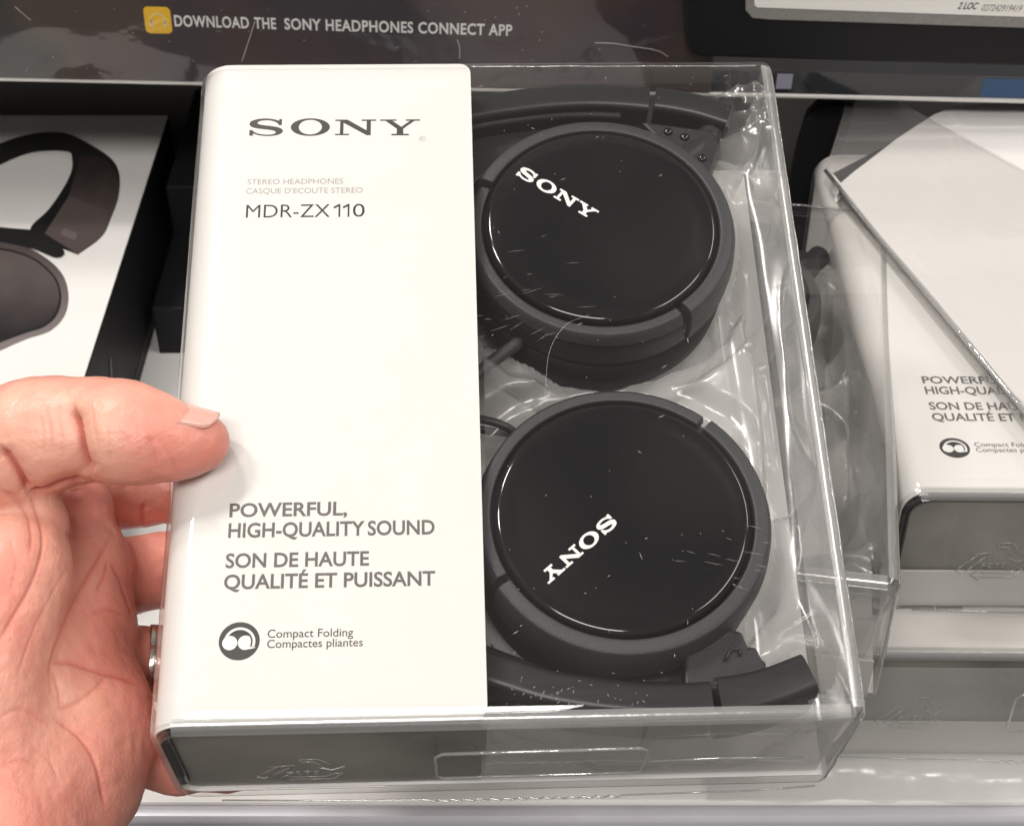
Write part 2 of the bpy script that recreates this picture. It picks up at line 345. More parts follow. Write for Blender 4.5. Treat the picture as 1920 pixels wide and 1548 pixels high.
# raised shelf behind, its silver front edge slopes a little in the photo
RY = 560.0
e0 = world_at(0, 146, 0); # direction helper
def at_y(px, py, yw):
    d = CAM.to_3x3() @ Vector(((px - CX)/F, -(py - CY)/F, -1)); return Vector((0, 0, CAM_H)) + d * (yw / d.y)
A = at_y(0, 147, RY); B = at_y(1920, 189, RY)
tilt = math.atan2(B.z - A.z, B.x - A.x)
mid = (A + B) / 2; mid.x, mid.z = 0, A.z + (0 - A.x) * math.tan(tilt)
RS = Matrix.Translation(mid) @ Matrix.Rotation(-tilt, 4, 'Y')
rs = MB().box((-900, .5, .6), (900, 140, 9.5)).build('raised_shelf', M['lip'], M4=RS); rs['kind'] = 'structure'
er = empty('shelf_lip', 'dark glossy lip with a thin silver lower edge behind the packages', 'shelf edge', M4=RS)
MB().tube([(-900, -.3, .2), (900, -.3, .2)], 1.05, 12).build('silver_edge', M['chrome'], er, smooth=True)
MB().box((-900, -.6, 1.0), (900, .3, 10.5)).build('lip_face', M['lip'], er)
MB().box((180, -.75, 1.6), (230, -.65, 9.6)).build('blue_reflection', principled('blue_reflection_paint', (.012, .06, .16), .2), er)  # blue reflection on the lip, painted as a flat strip
MB().box((101, -.75, 3.2), (107, -.65, 9.6)).build('pale_reflection', principled('pale_reflection_paint', (.30, .30, .38), .2), er)  # pale reflection on the lip, painted on as a small patch

# ------------------------------------------------------------------ packages
def rounded_profile(off=0., n=8):
    """outline of the package in x, z seen along y; big radius on the left, small on the right"""
    x0, x1, z0, z1 = -W/2-1.9+off, W/2-off, -D+off, -off; out = []
    for cx_, cz_, r, a0 in ((x1, z1, 3.6, 0), (x0, z1, 9.0, 90), (x0, z0, 6.5, 180), (x1, z0, 3, 270)):
        r = max(r - off, .15); sx = -1 if cx_ > 0 else 1; sz = -1 if cz_ > -D/2 else 1
        e = .3; arc = [(cx_ + sx*r + r*math.cos(math.radians(a0 + 90*k/n)), cz_ + sz*r + r*math.sin(math.radians(a0 + 90*k/n))) for k in range(n+1)]
        ti, to = math.radians(a0-90+180), math.radians(a0+90)
        out.append((arc[0][0] - e*math.cos(math.radians(a0+90)), arc[0][1] - e*math.sin(math.radians(a0+90)))); out += arc
        out.append((arc[-1][0] + e*math.cos(math.radians(a0+180)), arc[-1][1] + e*math.sin(math.radians(a0+180))))
    return out
def shell_mesh():
    r = 2.6; rows = []
    for k in range(6):
        a = math.radians(90*k/5); rows.append((-H/2 + r*(1-math.sin(a)), r*(1-math.cos(a))))
    rows.append((-H/2+r+.3, 0))
    for y in np.linspace(-H/2+r, H/2-r, 24)[1:-1]: rows.append((y, 0))
    rows.append((H/2-r-.3, 0))
    rows += [(-y, o) for y, o in reversed(rows[:6])]
    V = []; P0 = rounded_profile(0); n = len(P0)
    for y, o in rows:
        for x, z in rounded_profile(o): V.append((x, y, z))
    K = len(rows); Fc = [(i*n+j, i*n+(j+1) % n, (i+1)*n+(j+1) % n, (i+1)*n+j) for i in range(K-1) for j in range(n)]
    Fc += [tuple(range(n-1, -1, -1)), tuple((K-1)*n+j for j in range(n))]
    return V, Fc
SLEEVE_X = -5.75
def sleeve_mesh(off=.75):
    """white card: front panel with rounded right corners, wrapped round the left side, short return on the back"""
    x0, z1, z0 = -W/2-1.9+off+.35, -off+.2, -D+off; r = 8.2; path = []
    yb, yt = -H/2+1.7, H/2-1.0; rc = 3.2
    for k in range(9):                                 # right end with rounded corners
        a = math.radians(90*k/8); path.append((SLEEVE_X - rc + rc*math.cos(math.pi/2-a), z1, rc*(1-math.sin(math.pi/2-a))))
    path = [(SLEEVE_X - rc*(1-math.cos(math.radians(90-90*k/8))) if False else SLEEVE_X - rc + rc*math.sin(math.radians(90*(1-k/8))), z1, rc*(1-math.cos(math.radians(90*(1-k/8))))) for k in range(9)]
    path += [(x, z1, 0) for x in np.linspace(SLEEVE_X-rc, x0+r, 12)[1:]]
    for k in range(1, 11):
        a = math.radians(90+90*k/10); path.append((x0+r+r*math.cos(a), z1-r+r*math.sin(a), 0))
    path += [(x0, z, 0) for z in np.linspace(z1-r, z0+5.8, 6)[1:]]
    for k in range(1, 11):
        a = math.radians(180+90*k/10); rb_ = 5.8; path.append((x0+rb_+rb_*math.cos(a), z0+rb_+rb_*math.sin(a), 0))
    path.append((-30, z0, 0))
    ys = np.linspace(0, 1, 14); V = []
    for x, z, ins in path:
        for t in ys: V.append((x, yb+ins + (yt-yb-2*ins)*t, z))
    n = len(ys); Fc = [(i*n+j, (i+1)*n+j, (i+1)*n+j+1, i*n+j+1) for i in range(len(path)-1) for j in range(n-1)]
    return V, Fc
# silhouettes of the headphones, for the tray that hugs them
CUP = ((28.0, 43.0), (28.0, -43.2))
BAND = [(67,84),(57,88),(45,90.6),(28,92),(10,90.5),(-10,86),(-35,74),(-58,50),(-66,0),(-58,-48),(-35,-68),(-15,-76),(-4,-79.6),(11,-84.6),(30,-87.4),(46,-87.6),(58,-85.8),(69,-82)]
BANDP = smooth_path([(x, y, 0) for x, y in BAND], 10)
def tray_height(X, Y):
    d = np.minimum(*[np.hypot(X-c[0], Y-c[1]) - 36.5 for c in CUP])
    P = BANDP[:, :2]; db = np.full(X.shape, 1e9)
    for a, b in zip(P[:-1], P[1:]):
        ab = b-a; t = np.clip(((X-a[0])*ab[0]+(Y-a[1])*ab[1])/(ab@ab), 0, 1); db = np.minimum(db, np.hypot(X-a[0]-t*ab[0], Y-a[1]-t*ab[1]))
    d = np.minimum(d, db-4.5)
    return d
def smoothstep(x): x = np.clip(x, 0, 1); return x*x*(3-2*x)
def tray_mesh():
    xs = np.arange(-4, 78.6, 1.0); ys = np.arange(-93.5, 94.0, 1.0); X, Y = np.meshgrid(xs, ys, indexing='ij')
    d = tray_height(X, Y)
    wob = np.array([[noise.noise(Vector((x*.055, y*.055, 3))) for y in ys] for x in xs])
    wob2 = np.array([[noise.noise(Vector((x*.16, y*.16, 9))) for y in ys] for x in xs])
    d = d + 2.2*wob + .8*wob2
    Z = -46 + 27*smoothstep((d-1.0)/5.0) + 5*smoothstep((d-9)/4)
    # ribs across the long right-hand gutter
    for yr in (-36, 9.5, 22, 52):
        Z += 3.2*np.exp(-((Y-yr-.1*(X-66))/1.1)**2)*smoothstep((X-60)/4)*smoothstep((d-4)/3)
    gutter = smoothstep((X-66.5)/2.0)*smoothstep((74.5-X)/2.0)*smoothstep((Y+40)/8)*smoothstep((60-Y)/8)
    Z -= 13*gutter
    Z += 1.2*wob*3*smoothstep(d/6) + .7*wob2
    Z += 9*smoothstep((X-74.5)/3)
    Z = np.clip(Z, -47.5, -3)
    n = len(ys); V = np.stack([X.ravel(), Y.ravel(), Z.ravel()], 1)
    Fc = [(i*n+j, (i+1)*n+j, (i+1)*n+j+1, i*n+j+1) for i in range(len(xs)-1) for j in range(n-1)
          if max(d[i, j], d[i+1, j], d[i, j+1], d[i+1, j+1]) > .2]
    return V, Fc
def recycle_strokes(cx, cz, s):
    """three bent arrows of a recycling mark raised on the bottom face (x, z plane)"""
    base = [[(-.98,-.55),(-.48,.28)],[(-.72,-.62),(-.25,.18)],[(-.62,.30),(-.10,.42),(-.14,.05)],[(-.98,-.55),(-.85,-.75),(-.72,-.62)],
            [(.02,.92),(.42,.92),(.74,.22)],[(.05,.70),(.30,.70),(.52,.16)],[(.02,.92),(.05,.70)],[(.40,.14),(.66,-.10),(.94,.24)],
            [(.86,-.42),(.66,-.92),(-.30,-.92)],[(.64,-.42),(.52,-.68),(-.30,-.68)],[(-.30,-.50),(-.56,-.80),(-.30,-1.08)],[(.86,-.42),(.64,-.42)],
            [(-.30,-.42),(-.30,-.18),(-.16,-.18),(-.16,-.30),(-.30,-.30)],[(-.02,-.18),(-.10,-.18),(-.10,-.42),(-.02,-.42)],[(.05,-.18),(.21,-.18)],[(.13,-.18),(.13,-.42)],[(.36,-.18),(.28,-.18),(.28,-.42),(.36,-.42)]]
    return [[(cx+s*a, -H/2-.25, cz+.72*s*b) for a, b in st] for st in base]
def make_package(name, label, group, M4, full=True):
    root = empty(name, label, 'package', group, M4)
    v, f = sleeve_mesh(); sl = obj('card_sleeve', v, f, M['card'], root, smooth=True)
    bm = bmesh.new(); bm.from_mesh(sl.data); bmesh.ops.recalc_face_normals(bm, faces=bm.faces); bmesh.ops.solidify(bm, geom=bm.faces[:], thickness=.4*MM); bm.to_mesh(sl.data); bm.free(); shade_auto(sl, 40)
    inside = MB().box((-60, -H/2+2, -D+1.2), (W/2-1.2, H/2-2, -D+1.6)).build('back_card', M['grey_card'], root)
    pr = [(min(x, SLEEVE_X-1.0), z) for x, z in rounded_profile(2.4)]
    lm = MB(); n = len(pr); lm.add([(x, -H/2+2.6, z) for x, z in pr] + [(x, H/2-3, z) for x, z in pr], [tuple(range(n-1,-1,-1)), tuple(range(n,2*n))] + [(i,(i+1)%n,n+(i+1)%n,n+i) for i in range(n) if pr[i] != pr[(i+1)%n]])
    lm.build('dark_liner', M['liner'], root)
    hem = [(SLEEVE_X-1.5, -H/2+2.3, -2.9)] + [(x, -H/2+2.3, -2.9) for x in np.linspace(-20, -W/2+8.6, 8)] + [(-W/2+8.6+7.6*math.cos(math.radians(90+15*k)), -H/2+2.3, -10.5+7.6*math.sin(math.radians(90+15*k))) for k in range(1, 7)] + [(-W/2+1.0, -H/2+2.3, z) for z in (-18, -26, -34, -40)]
    MB().tube(hem, 1.5, 12).build('black_hem', M['gloss_black'], root, smooth=True)
    MB().box((SLEEVE_X, -H/2+2.8, -D+2.2), (W/2-3, -H/2+3.2, -8)).build('tray_end', M['crinkle'], root)
    zt = max(v_.co.z for v_ in sl.data.vertices)/MM + .03
    logo(-42.9, 73.2, 46.1, -.3, M['ink'], sl, zt)
    rg = filled([ell(0,0,1,1,24), ell(0,0,.86,.86,24)])
    obj('lettering', rg[0]*.9+np.array([-19.2, 68.9, zt]), rg[1], M['pale_ink'], sl)
    lettering('R', -19.6, -18.85, 68.5, .85, M['pale_ink'], sl, zt)
    lettering('STEREO HEADPHONES', -65.6, -40.3, 53.9, 1.75, M['pale_ink'], sl, zt)
    lettering("CASQUE D'ECOUTE STEREO", -65.8, -35.1, 50.85, 1.75, M['pale_ink'], sl, zt)
    lettering('MDR-ZX', -65.5, -43.6, 43.0, 4.2, M['black_ink'], sl, zt, offset=-.004)
    for x1 in (-42.4, -40.0): vv, ff = filled([[(x1+1.04,43.0),(x1+1.5,43.0),(x1+1.5,47.2),(x1+1.1,47.2),(x1-.35,46.25),(x1-.1,45.75),(x1+1.04,46.4)]]); obj('lettering', vv+np.array([0,0,zt]), ff, M['black_ink'], sl)
    lettering('0', -37.6, -34.5, 43.0, 4.2, M['black_ink'], sl, zt, offset=-.004)
    lettering('POWERFUL,', -65.2, -37.6, -44.0, 3.45, M['soft_ink'], sl, zt, offset=.022)
    lettering('HIGH-QUALITY', -65.2, -33.4, -49.35, 3.6, M['soft_ink'], sl, zt, offset=.022)
    lettering('SOUND', -32.7, -17.0, -49.35, 3.6, M['soft_ink'], sl, zt, offset=.022)
    lettering('SON DE HAUTE', -65.4, -32.3, -57.05, 3.5, M['soft_ink'], sl, zt, offset=.022)
    lettering('QUALIT\u00c9 ET PUISSANT', -65.5, -17.0, -62.4, 3.5, M['soft_ink'], sl, zt, offset=.022)
    lettering('Compact Folding', -55.0, -35.7, -74.55, 1.95, M['ink'], sl, zt, offset=.004)
    lettering('Compactes pliantes', -55.0, -33.5, -77.0, 1.95, M['ink'], sl, zt, offset=.004)
    dk = filled([ell(-61.3, -75.2, 4.6, 4.6, 48)]); obj('folding_icon', dk[0]+np.array([0,0,zt]), dk[1], M['ink'], sl)
    ic = MB()
    for cx_ in (-63.4, -59.9): ic.prism(ell(cx_, -75.65, 1.70, 1.72, 32), zt+.05, zt+.1)
    def arcp(r0, r1, a0, a1, cx_=-61.2, cy_=-75.5):
        A_ = np.radians(np.linspace(a0, a1, 30)); return [(cx_+r0*math.cos(t), cy_+r0*math.sin(t)) for t in A_] + [(cx_+r1*math.cos(t), cy_+r1*math.sin(t)) for t in A_[::-1]]
    ic.prism(arcp(3.55, 2.95, -26, 168), zt+.11, zt+.16)
    ic.prism([(-59.6,-77.3),(-58.5,-77.2),(-57.6,-76.9),(-57.9,-76.5),(-58.9,-76.7)], zt+.11, zt+.16)
    ic.build('folding_icon', M['white_ink'], sl)
    cut = MB().prism(arcp(2.93, 2.55, -30, 120), zt+.105, zt+.108); cut.build('folding_icon', M['ink'], sl)
    v, f = tray_mesh(); obj('inner_tray', v, f, M['crinkle'], root, smooth=True)
    v, f = shell_mesh(); shl = shade_auto(obj('clear_shell', v, f, M['clear'], root), 50)
    # raised details moulded into the shell
    mb = MB()
    mk = MB()
    for st in recycle_strokes(-49, -27, 11): mk.tube(st, .2, 6)
    mk.build('recycling_mark', M['emboss'], shl, smooth=True)
    fr = [(-16,-18),(30,-17),(31.5,-19),(31.5,-33),(30,-35),(-16,-36),(-17.5,-34),(-17.5,-20)]
    mb.tube([(x, -H/2-.3, z) for x, z in fr], .45, 8, closed=True)
    mb.tube([(33, -H/2-.2, -27), (50, -H/2-.3, -25.5), (69, -H/2-.2, -27)], .3, 6)
    mb.build('moulded_ridges', M['ridge'], shl, smooth=True)
    mb = MB(); e = .75
    def edge(a, b, r, wob=.12):
        a, b = np.array(a, float), np.array(b, float); L_ = np.linalg.norm(b-a); n_ = int(L_/6)+2; P = a+(b-a)*np.linspace(0, 1, n_)[:,None]
        P[1:-1] += np.random.normal(0, wob, (n_-2, 3)); mb.tube(smooth_path(P, 4), r, 6)
    edge((W/2-.4, -H/2+3, -2.4), (W/2-.4, H/2-4, -2.2), .30, .05)
    edge((W/2-1.0, -H/2+1.0, -4), (W/2-.9, -H/2+.9, -D+3), .3, .08)
    edge((SLEEVE_X, H/2-2.4, -.2), (W/2-5, H/2-2.6, -.2), .2, .08)
    mb.build('edge_folds', M['ridge'], shl, smooth=True)
    mb = MB(); q = [(W/2-3.6+3.64*math.cos(math.radians(t)), -3.6+3.64*math.sin(math.radians(t))) for t in range(0, 91, 10)]; q = [(W/2+.04, -7)] + q
    n_ = 40; yy = np.linspace(-H/2+2.6, H/2-2.6, n_); k = len(q)
    mb.add([(x, y, z) for y in yy for x, z in q], [(i*k+j, i*k+j+1, (i+1)*k+j+1, (i+1)*k+j) for i in range(n_-1) for j in range(k-1)])
    q = [(-H/2+2.6-2.64*math.sin(math.radians(t)), -2.6+2.64*math.cos(math.radians(t))) for t in range(0, 91, 10)]; q = [(-H/2+3.2, .04)] + q
    xx = np.linspace(-W/2+4, W/2-4, n_); k = len(q)
    mb.add([(x, y, z) for x in xx for y, z in q], [(i*k+j, (i+1)*k+j, (i+1)*k+j+1, i*k+j+1) for i in range(n_-1) for j in range(k-1)])
    mb.build('edge_band', M['edge'], shl, smooth=True)
    # scalloped seam at the bottom of the back edge
    mb = MB(); s = [(-74, 0), (-30, -.4), (-12, .2)]; pts = []
    for k in range(61): pts.append((-20+k*.8, -H/2-1.6-.5*abs(math.sin(k*math.pi/4)), -D+.6))
    mb.tube([(-70,-H/2-.5,-D+.6), (-45,-H/2-1.2,-D+.6)] + pts + [(60,-H/2-1.3,-D+.6), (76,-H/2-.5,-D+.6)], .22, 6)
    mb.build('seam', M['ridge'], shl, smooth=True)
    return root
def add_film(root):
    xs = np.arange(59, 78.4, .7); ys = np.arange(-94, 95, .9); V = []
    for x in xs:
        for y in ys:
            q = Vector((x*.07, y*.028, 4.2)); r1 = 1-abs(noise.noise(q))*2.2; r2 = .5*noise.noise(Vector((x*.11+5, y*.06, 1.7)))
            u = (x-59)/19.4; V.append((x, y, -7.5 - 9*(1-smoothstep(u*1.6)) + 2.6*r1 + 1.3*r2 - 1.6 + 3.0*smoothstep((y-72)/10)*noise.noise(Vector((x*.3, y*.3, 8)))))
    V = [(x, y, min(z, -1.2)) for x, y, z in V]; n = len(ys)
    dd = tray_height(np.array([v[0] for v in V]), np.array([v[1] for v in V]))
    Fc = [(i*n+j, (i+1)*n+j, (i+1)*n+j+1, i*n+j+1) for i in range(len(xs)-1) for j in range(n-1) if min(dd[i*n+j], dd[(i+1)*n+j], dd[i*n+j+1], dd[(i+1)*n+j+1]) > 1.2]
    obj('inner_film', V, Fc, M['film'], root, smooth=True)
def children(o): return [c for c in bpy.data.objects if c.parent == o]
def copy_tree(o, parent=None):
    c = o.copy(); C.objects.link(c)
    if parent: c.parent = parent
    for ch in children(o): copy_tree(ch, c)
    return c

held = make_package('headphone_package', 'clear plastic headphone package with white card panel, held tilted up by the hand', 'headphone packages', HELD)
add_film(held)
# scuffs and dust on the held package's face
mb = MB()
def sliver(x, y, ang, l, wd, z=.25):
    a = math.radians(ang); u = np.array([math.cos(a), math.sin(a)]); p = np.array([-u[1], u[0]]); c0 = np.array([x, y])
    q = [c0-u*l/2, c0+p*wd/2, c0+u*l/2, c0-p*wd/2]
    mb.prism([tuple(k) for k in q], z, z+.03)
for k in range(42):
    x = random.uniform(-4, 70); y = random.uniform(-92, 92); sliver(x, y, random.choice((25, 35, 30, 150, 95)) + random.uniform(-12, 12), abs(random.gauss(.6, .9))+.25, random.uniform(.08, .16))
for k in range(44): sliver(random.uniform(-4, 70), random.uniform(-92, 92), random.uniform(0, 180), .25, .2)
for k in range(22): sliver(random.gauss(7, 8), random.gauss(18, 9), 10+random.uniform(-14, 30), random.uniform(1, 6), .045)
for k in range(16): sliver(random.gauss(56, 5), random.gauss(-57, 6), -14+random.uniform(-6, 8), random.uniform(1.5, 6), .05)
for k in range(40): sliver(random.uniform(-5, 30), random.gauss(-90, 2.2), random.uniform(0, 180), random.uniform(.3, 1.2), .1)
for k in range(40): sliver(random.gauss(-68, 2.2), random.uniform(-92, 60), 90+random.uniform(-5, 5), random.uniform(.5, 2.4), .09)
for k in range(14): sliver(random.uniform(-60, -10), random.uniform(-92, 92), random.uniform(0, 180), random.uniform(.3, .9), .08)
mb.build('scratches', M['scratch'], held)['kind'] = 'stuff'
hair = smooth_path([tuple(PB(*q, .3)) for q in ((1105,590),(1060,610),(1030,660),(1022,740))], 8)
MB().tube(hair, .022, 5).build('hair_scratch', M['scratch'], held)

# ------------------------------------------------------------------ headphones (package frame, lying in the tray)
def band_sweep(P, half, zc0, zc1, m, name, parent, bevel=1.0):
    P = np.asarray(P)[:, :2]; T = np.gradient(P, axis=0); T /= np.linalg.norm(T, axis=1)[:, None]; Nn = np.stack([-T[:,1], T[:,0]], 1)
    sec = []                                             # rounded rectangle in (normal, z)
    r = min(half*.9, 2.2); h = abs(zc1-zc0)/2; zc = (zc0+zc1)/2
    for sx, sz, a0 in ((1,1,0),(-1,1,90),(-1,-1,180),(1,-1,270)):
        for k in range(5):
            a = math.radians(a0+90*k/4); sec.append((sx*(half-r)+r*math.cos(a), zc+sz*(h-r)+r*math.sin(a)))
    n = len(sec); V = []; K = len(P)
    for i in range(K):
        for a, z in sec: V.append((P[i,0]+Nn[i,0]*a, P[i,1]+Nn[i,1]*a, z))
    Fc = [(i*n+j, i*n+(j+1)%n, (i+1)*n+(j+1)%n, (i+1)*n+j) for i in range(K-1) for j in range(n)]
    Fc += [tuple(range(n-1,-1,-1)), tuple((K-1)*n+j for j in range(n))]
    return shade_auto(obj(name, V, Fc, m, parent), 60)
def make_headphones(name, label, group, M4):
    root = empty(name, label, 'headphones', group, M4)
    iA = np.argmin(np.hypot(BANDP[:,0]-45, BANDP[:,1]-90.6)); iB = np.argmin(np.hypot(BANDP[:,0]-46, BANDP[:,1]+87.6))
    hb = band_sweep(BANDP[iA:iB+1], 4.3, -9, -27, M['satin_black'], 'headband', root)
    band_sweep(BANDP[iA+4:iB-3]*np.array([.955,.955,1]), 1.6, -12, -25, M['pad'], 'headband_padding', hb)
    band_sweep(BANDP[:iA]-np.array([-.25,0,0]), 4.2, -8.4, -27, M['satin_black'], 'headband_end', root)
    band_sweep(BANDP[iB+1:]+np.array([.25,0,0]), 4.9, -8.4, -27, M['satin_black'], 'headband_end', root)
    for ci, ((cx_, cy_), gaps) in enumerate(zip(CUP, ((155, -54), (49, 209)))):
        body = [(0, -9), (33.6, -9), (35.2, -10.5), (35.6, -13), (35.0, -19), (33.0, -20.5), (0, -20.5)]
        cup = MB().lathe(body, cx_, cy_, 120).build('ear_cup', M['matte_black'], root); shade_auto(cup, 40)
        pad = [(0,-20.6),(32,-20.6),(34.5,-22.5),(35.4,-27),(34.8,-32),(31.5,-36),(26,-37.5),(20,-35),(17,-31),(0,-31)]
        shade_auto(MB().lathe(pad, cx_, cy_, 96).build('ear_pad', M['pad'], cup), 60)
        cap = [(0, -4.1), (24, -4.1), (29.4, -4.25), (30.5, -4.55), (30.9, -5.1), (31.0, -9.2), (0, -9.2)]
        cp = MB().lathe(cap, cx_, cy_, 160).build('ear_cup_cap', M['gloss_black'], cup); shade_auto(cp, 50)
        rp = lambda dz: [(31.7, -9.1), (31.7, -5.0+dz), (32.1, -4.6+dz), (34.1, -4.6+dz), (34.9, -5.4+dz), (35.8, -9.1)]
        g0, g1 = sorted(gaps); g = 1.6
        deep = [(31.7, -9.1), (31.7, -5.0), (32.1, -4.6), (34.0, -4.6), (35.4, -5.3), (36.2, -7.6), (36.6, -12), (36.2, -17.5), (35.4, -18)]
        a = MB().lathe(deep if ci == 0 else rp(0), cx_, cy_, 90, g0+g, g1-g).build('yoke_ring', M['ring_grey'], cup, bevel=.4); shade_auto(a, 40)
        b = MB().lathe(rp(-.9) if ci == 0 else deep, cx_, cy_, 90, g1+g, g0+360-g).build('yoke_ring', M['ring_grey'], cup, bevel=.4); shade_auto(b, 40)
        if ci == 0: logo(16.8, 53.0, 24.8, -38, M['white_ink'], cp, -4.05, 1.12, True)
        else: logo(17.0, -52.2, 23.0, 222, M['white_ink'], cp, -4.05, 1.12, True)
    mb = MB()
    mb.tube(smooth_path([(64,84,-15),(61,79,-15),(56,73,-14),(50,68,-13)], 6), 4.2, 12)
    hg = mb.build('hinge', M['matte_black'], root, smooth=True)
    mb = MB()
    for p in ((49.5,79),(54,77),(55,72.3),(58.3,69.5)): mb.lathe([(0,-9.8),(.8,-9.9),(1.3,-10.3),(1.3,-12),(0,-12)], p[0], p[1], 16)
    mb.build('rivets', M['gloss_black'], hg, smooth=True)
    MB().prism([(42,83),(62,79.5),(64,74),(60,63),(54,66),(48,74)], -16, -10.6).build('hinge_plate', M['matte_black'], hg, bevel=.8)
    hg2 = MB().prism([(40,-86),(57,-84),(60,-79),(58.8,-77.8),(57.8,-74.8),(56,-75),(54.8,-71),(48,-69),(41,-75)], -19, -11).build('hinge', M['matte_black'], root, bevel=.8)
    MB().prism([(-6,-70),(10,-77),(28,-80),(44,-78),(50,-76),(54,-84),(46,-86),(28,-86),(10,-83),(-6,-77)], -30, -17).build('yoke_arm', M['pad'], root, bevel=1)
    MB().prism([(-6,66),(6,76),(28,80),(46,78),(54,72),(60,80),(46,88),(28,90),(8,88),(-6,84)], -30, -17).build('yoke_arm', M['pad'], root, bevel=1)
    MB().tube([(50,-78.5,-10.4),(51.5,-76,-10.4),(54,-75.3,-10.4),(53.5,-77.3,-10.4)], .35, 8).build('hinge_catch', M['satin_black'], hg2, smooth=True)
    cab = smooth_path([(-30,-8,-22),(-14,-9.2,-16),(-4,-11.2,-14),(3,-13.5,-16),(9,-17,-24)], 10)
    cb = MB().tube(cab, 1.1, 10).build('cable', M['matte_black'], root, smooth=True)
    MB().tube(smooth_path([tuple(PB(*q, -16)) for q in ((880,720),(905,693),(940,665),(978,638))], 6), [1.4]*6+[1.7]*12+[1.1], 12).build('cable_plug', M['ring_grey'], cb, smooth=True)
    MB().tube(smooth_path([(-24,0,-30),(-8,-2,-34),(6,-2,-38),(18,0,-40)], 8), 1.1, 8).build('cable', M['matte_black'], root, smooth=True)
    return root
phones = make_headphones('headphones', 'folded black headphones with glossy ear cups inside the held clear package', 'packaged headphones', HELD)

# ------------------------------------------------------------------ packages lying on the shelf
def flat(xc, yc, top, rz=0, rx=0, ry=0):
    return Matrix.Translation((xc, yc, top)) @ Matrix.Rotation(math.radians(rz), 4, 'Z') @ Matrix.Rotation(math.radians(rx), 4, 'X') @ Matrix.Rotation(math.radians(ry), 4, 'Y')
def lay(src, label, M4):
    c = copy_tree(src); c.matrix_world = mmM(M4); c['label'] = label; return c
B1 = flat(117.5+W/2, 352+H/2, 100, rz=-.5)
lay(held, 'white headphone package lying flat on the right stack, slogan facing up under the flat pack', B1); lay(phones, 'black headphones inside the flat package on top of the right stack', B1)
B0 = flat(97+W/2, 334+H/2, 50, rz=-.6)
lay(held, 'headphone package at the bottom of the right stack, lying on the white shelf', B0); lay(phones, 'black headphones inside the bottom package of the right stack', B0)
r0 = [o for o in bpy.data.objects if o.name.startswith('headphone_package.') and 'bottom of the right stack' in o.get('label', '')][0]
prof_ = [(-H/2-2.2, -3.5), (-H/2-2.8, -12), (-H/2-3.2, -22), (-H/2-4.0, -32), (-H/2-5.5, -41), (-H/2-9, -46.5), (-H/2-14, -48.3), (-H/2-18, -48.9)]
pp = smooth_path([(a, b, 0) for a, b in prof_], 5)[:, :2]; xs_ = np.linspace(-W/2-34, W/2+2, 130); V = []
for x in xs_:
    for i, (y, z) in enumerate(pp):
        t = i/len(pp); V.append((x, y + (1.6*noise.noise(Vector((x*.05, z*.08, 2.5))) - .9*abs(noise.noise(Vector((x*.09, z*.03, 6)))))*(.3+t), max(z + .5*noise.noise(Vector((x*.12, y*.2, 1)))*t, -49.2)))
k = len(pp); obj('crumpled_bag', V, [(i*k+j, (i+1)*k+j, (i+1)*k+j+1, i*k+j+1) for i in range(len(xs_)-1) for j in range(k-1)], M['bag'], r0, smooth=True)
p3 = world_at(1692, 1097, 100); a3 = math.radians(-9)
c3 = Vector((-W/2, H/2, 0)); c3.rotate(Matrix.Rotation(a3, 3, 'Z')); 
B3 = flat(p3.x + c3.x, p3.y + c3.y, 100, rz=math.degrees(a3))
lay(held, 'clear cornered headphone package lying skewed behind the held one', B3); p3_ = lay(phones, 'black headphones inside the skewed package behind the held one', B3 @ Matrix.Translation((-8, 0, 0)))
ends = sorted([o for o in children(p3_) if o.name.startswith('headband_end')], key=lambda o: np.mean([v.co.y for v in o.data.vertices]))
bpy.data.objects.remove(ends[-1])
B4 = flat(p3.x + c3.x - 8, p3.y + c3.y + 26, 50, rz=-3)
lay(held, 'headphone package on the shelf beneath the skewed one, behind the held package', B4); lay(phones, 'black headphones inside the package beneath the skewed one', B4)

for o in list(bpy.data.objects):
    if o.name.startswith('headphone_package.'):
        MB().box((-W/2+3, -H/2+1.0, -D+1.0), (W/2-3, -H/2+1.8, -D+16)).build('back_flap', M['flap'], o)
for o in list(bpy.data.objects):
    if o.name.startswith('scratches.') or o.name.startswith('hair_scratch.'): bpy.data.objects.remove(o)

# ------------------------------------------------------------------ tilted white package at upper right
def cross3(o, a, b): return (b-o).cross(a-o)
q0 = world_at(1552, 328, 105.5); q1 = world_at(1925, 778, 105.5)
ex = (q1-q0).normalized(); nz = Vector((0, 0, 1)); ey = nz.cross(ex)
TW = Matrix(((ex.x, ey.x, nz.x, q0.x), (ex.y, ey.y, nz.y, q0.y), (ex.z, ey.z, nz.z, q0.z), (0,0,0,1)))
tw = empty('flat_pack', 'plain white glossy flat pack in clear plastic lying askew on the right stack', 'flat pack', None, TW)
TWi = TW.inverted()
def on_tw(px, py, z=0):
    d = TWi.to_3x3() @ (CAM.to_3x3() @ Vector(((px-CX)/F, -(py-CY)/F, -1))); o = TWi @ Vector((0,0,CAM_H)); s = (z-o.z)/d.z; return o + d*s
L_ = (q1-q0).length
pan = [on_tw(1566,352), on_tw(1600,322), on_tw(1680,262), on_tw(1752,215), on_tw(1790,200), on_tw(1850,193), on_tw(1960,190)]
far = max(p.y for p in pan) + 6
pts = [(p.x, p.y) for p in pan]
ring_poly = pts + [(L_+60, far-10), (L_+60, 2), (2.0, 1.2)]
xs = np.linspace(0, 1, 40)
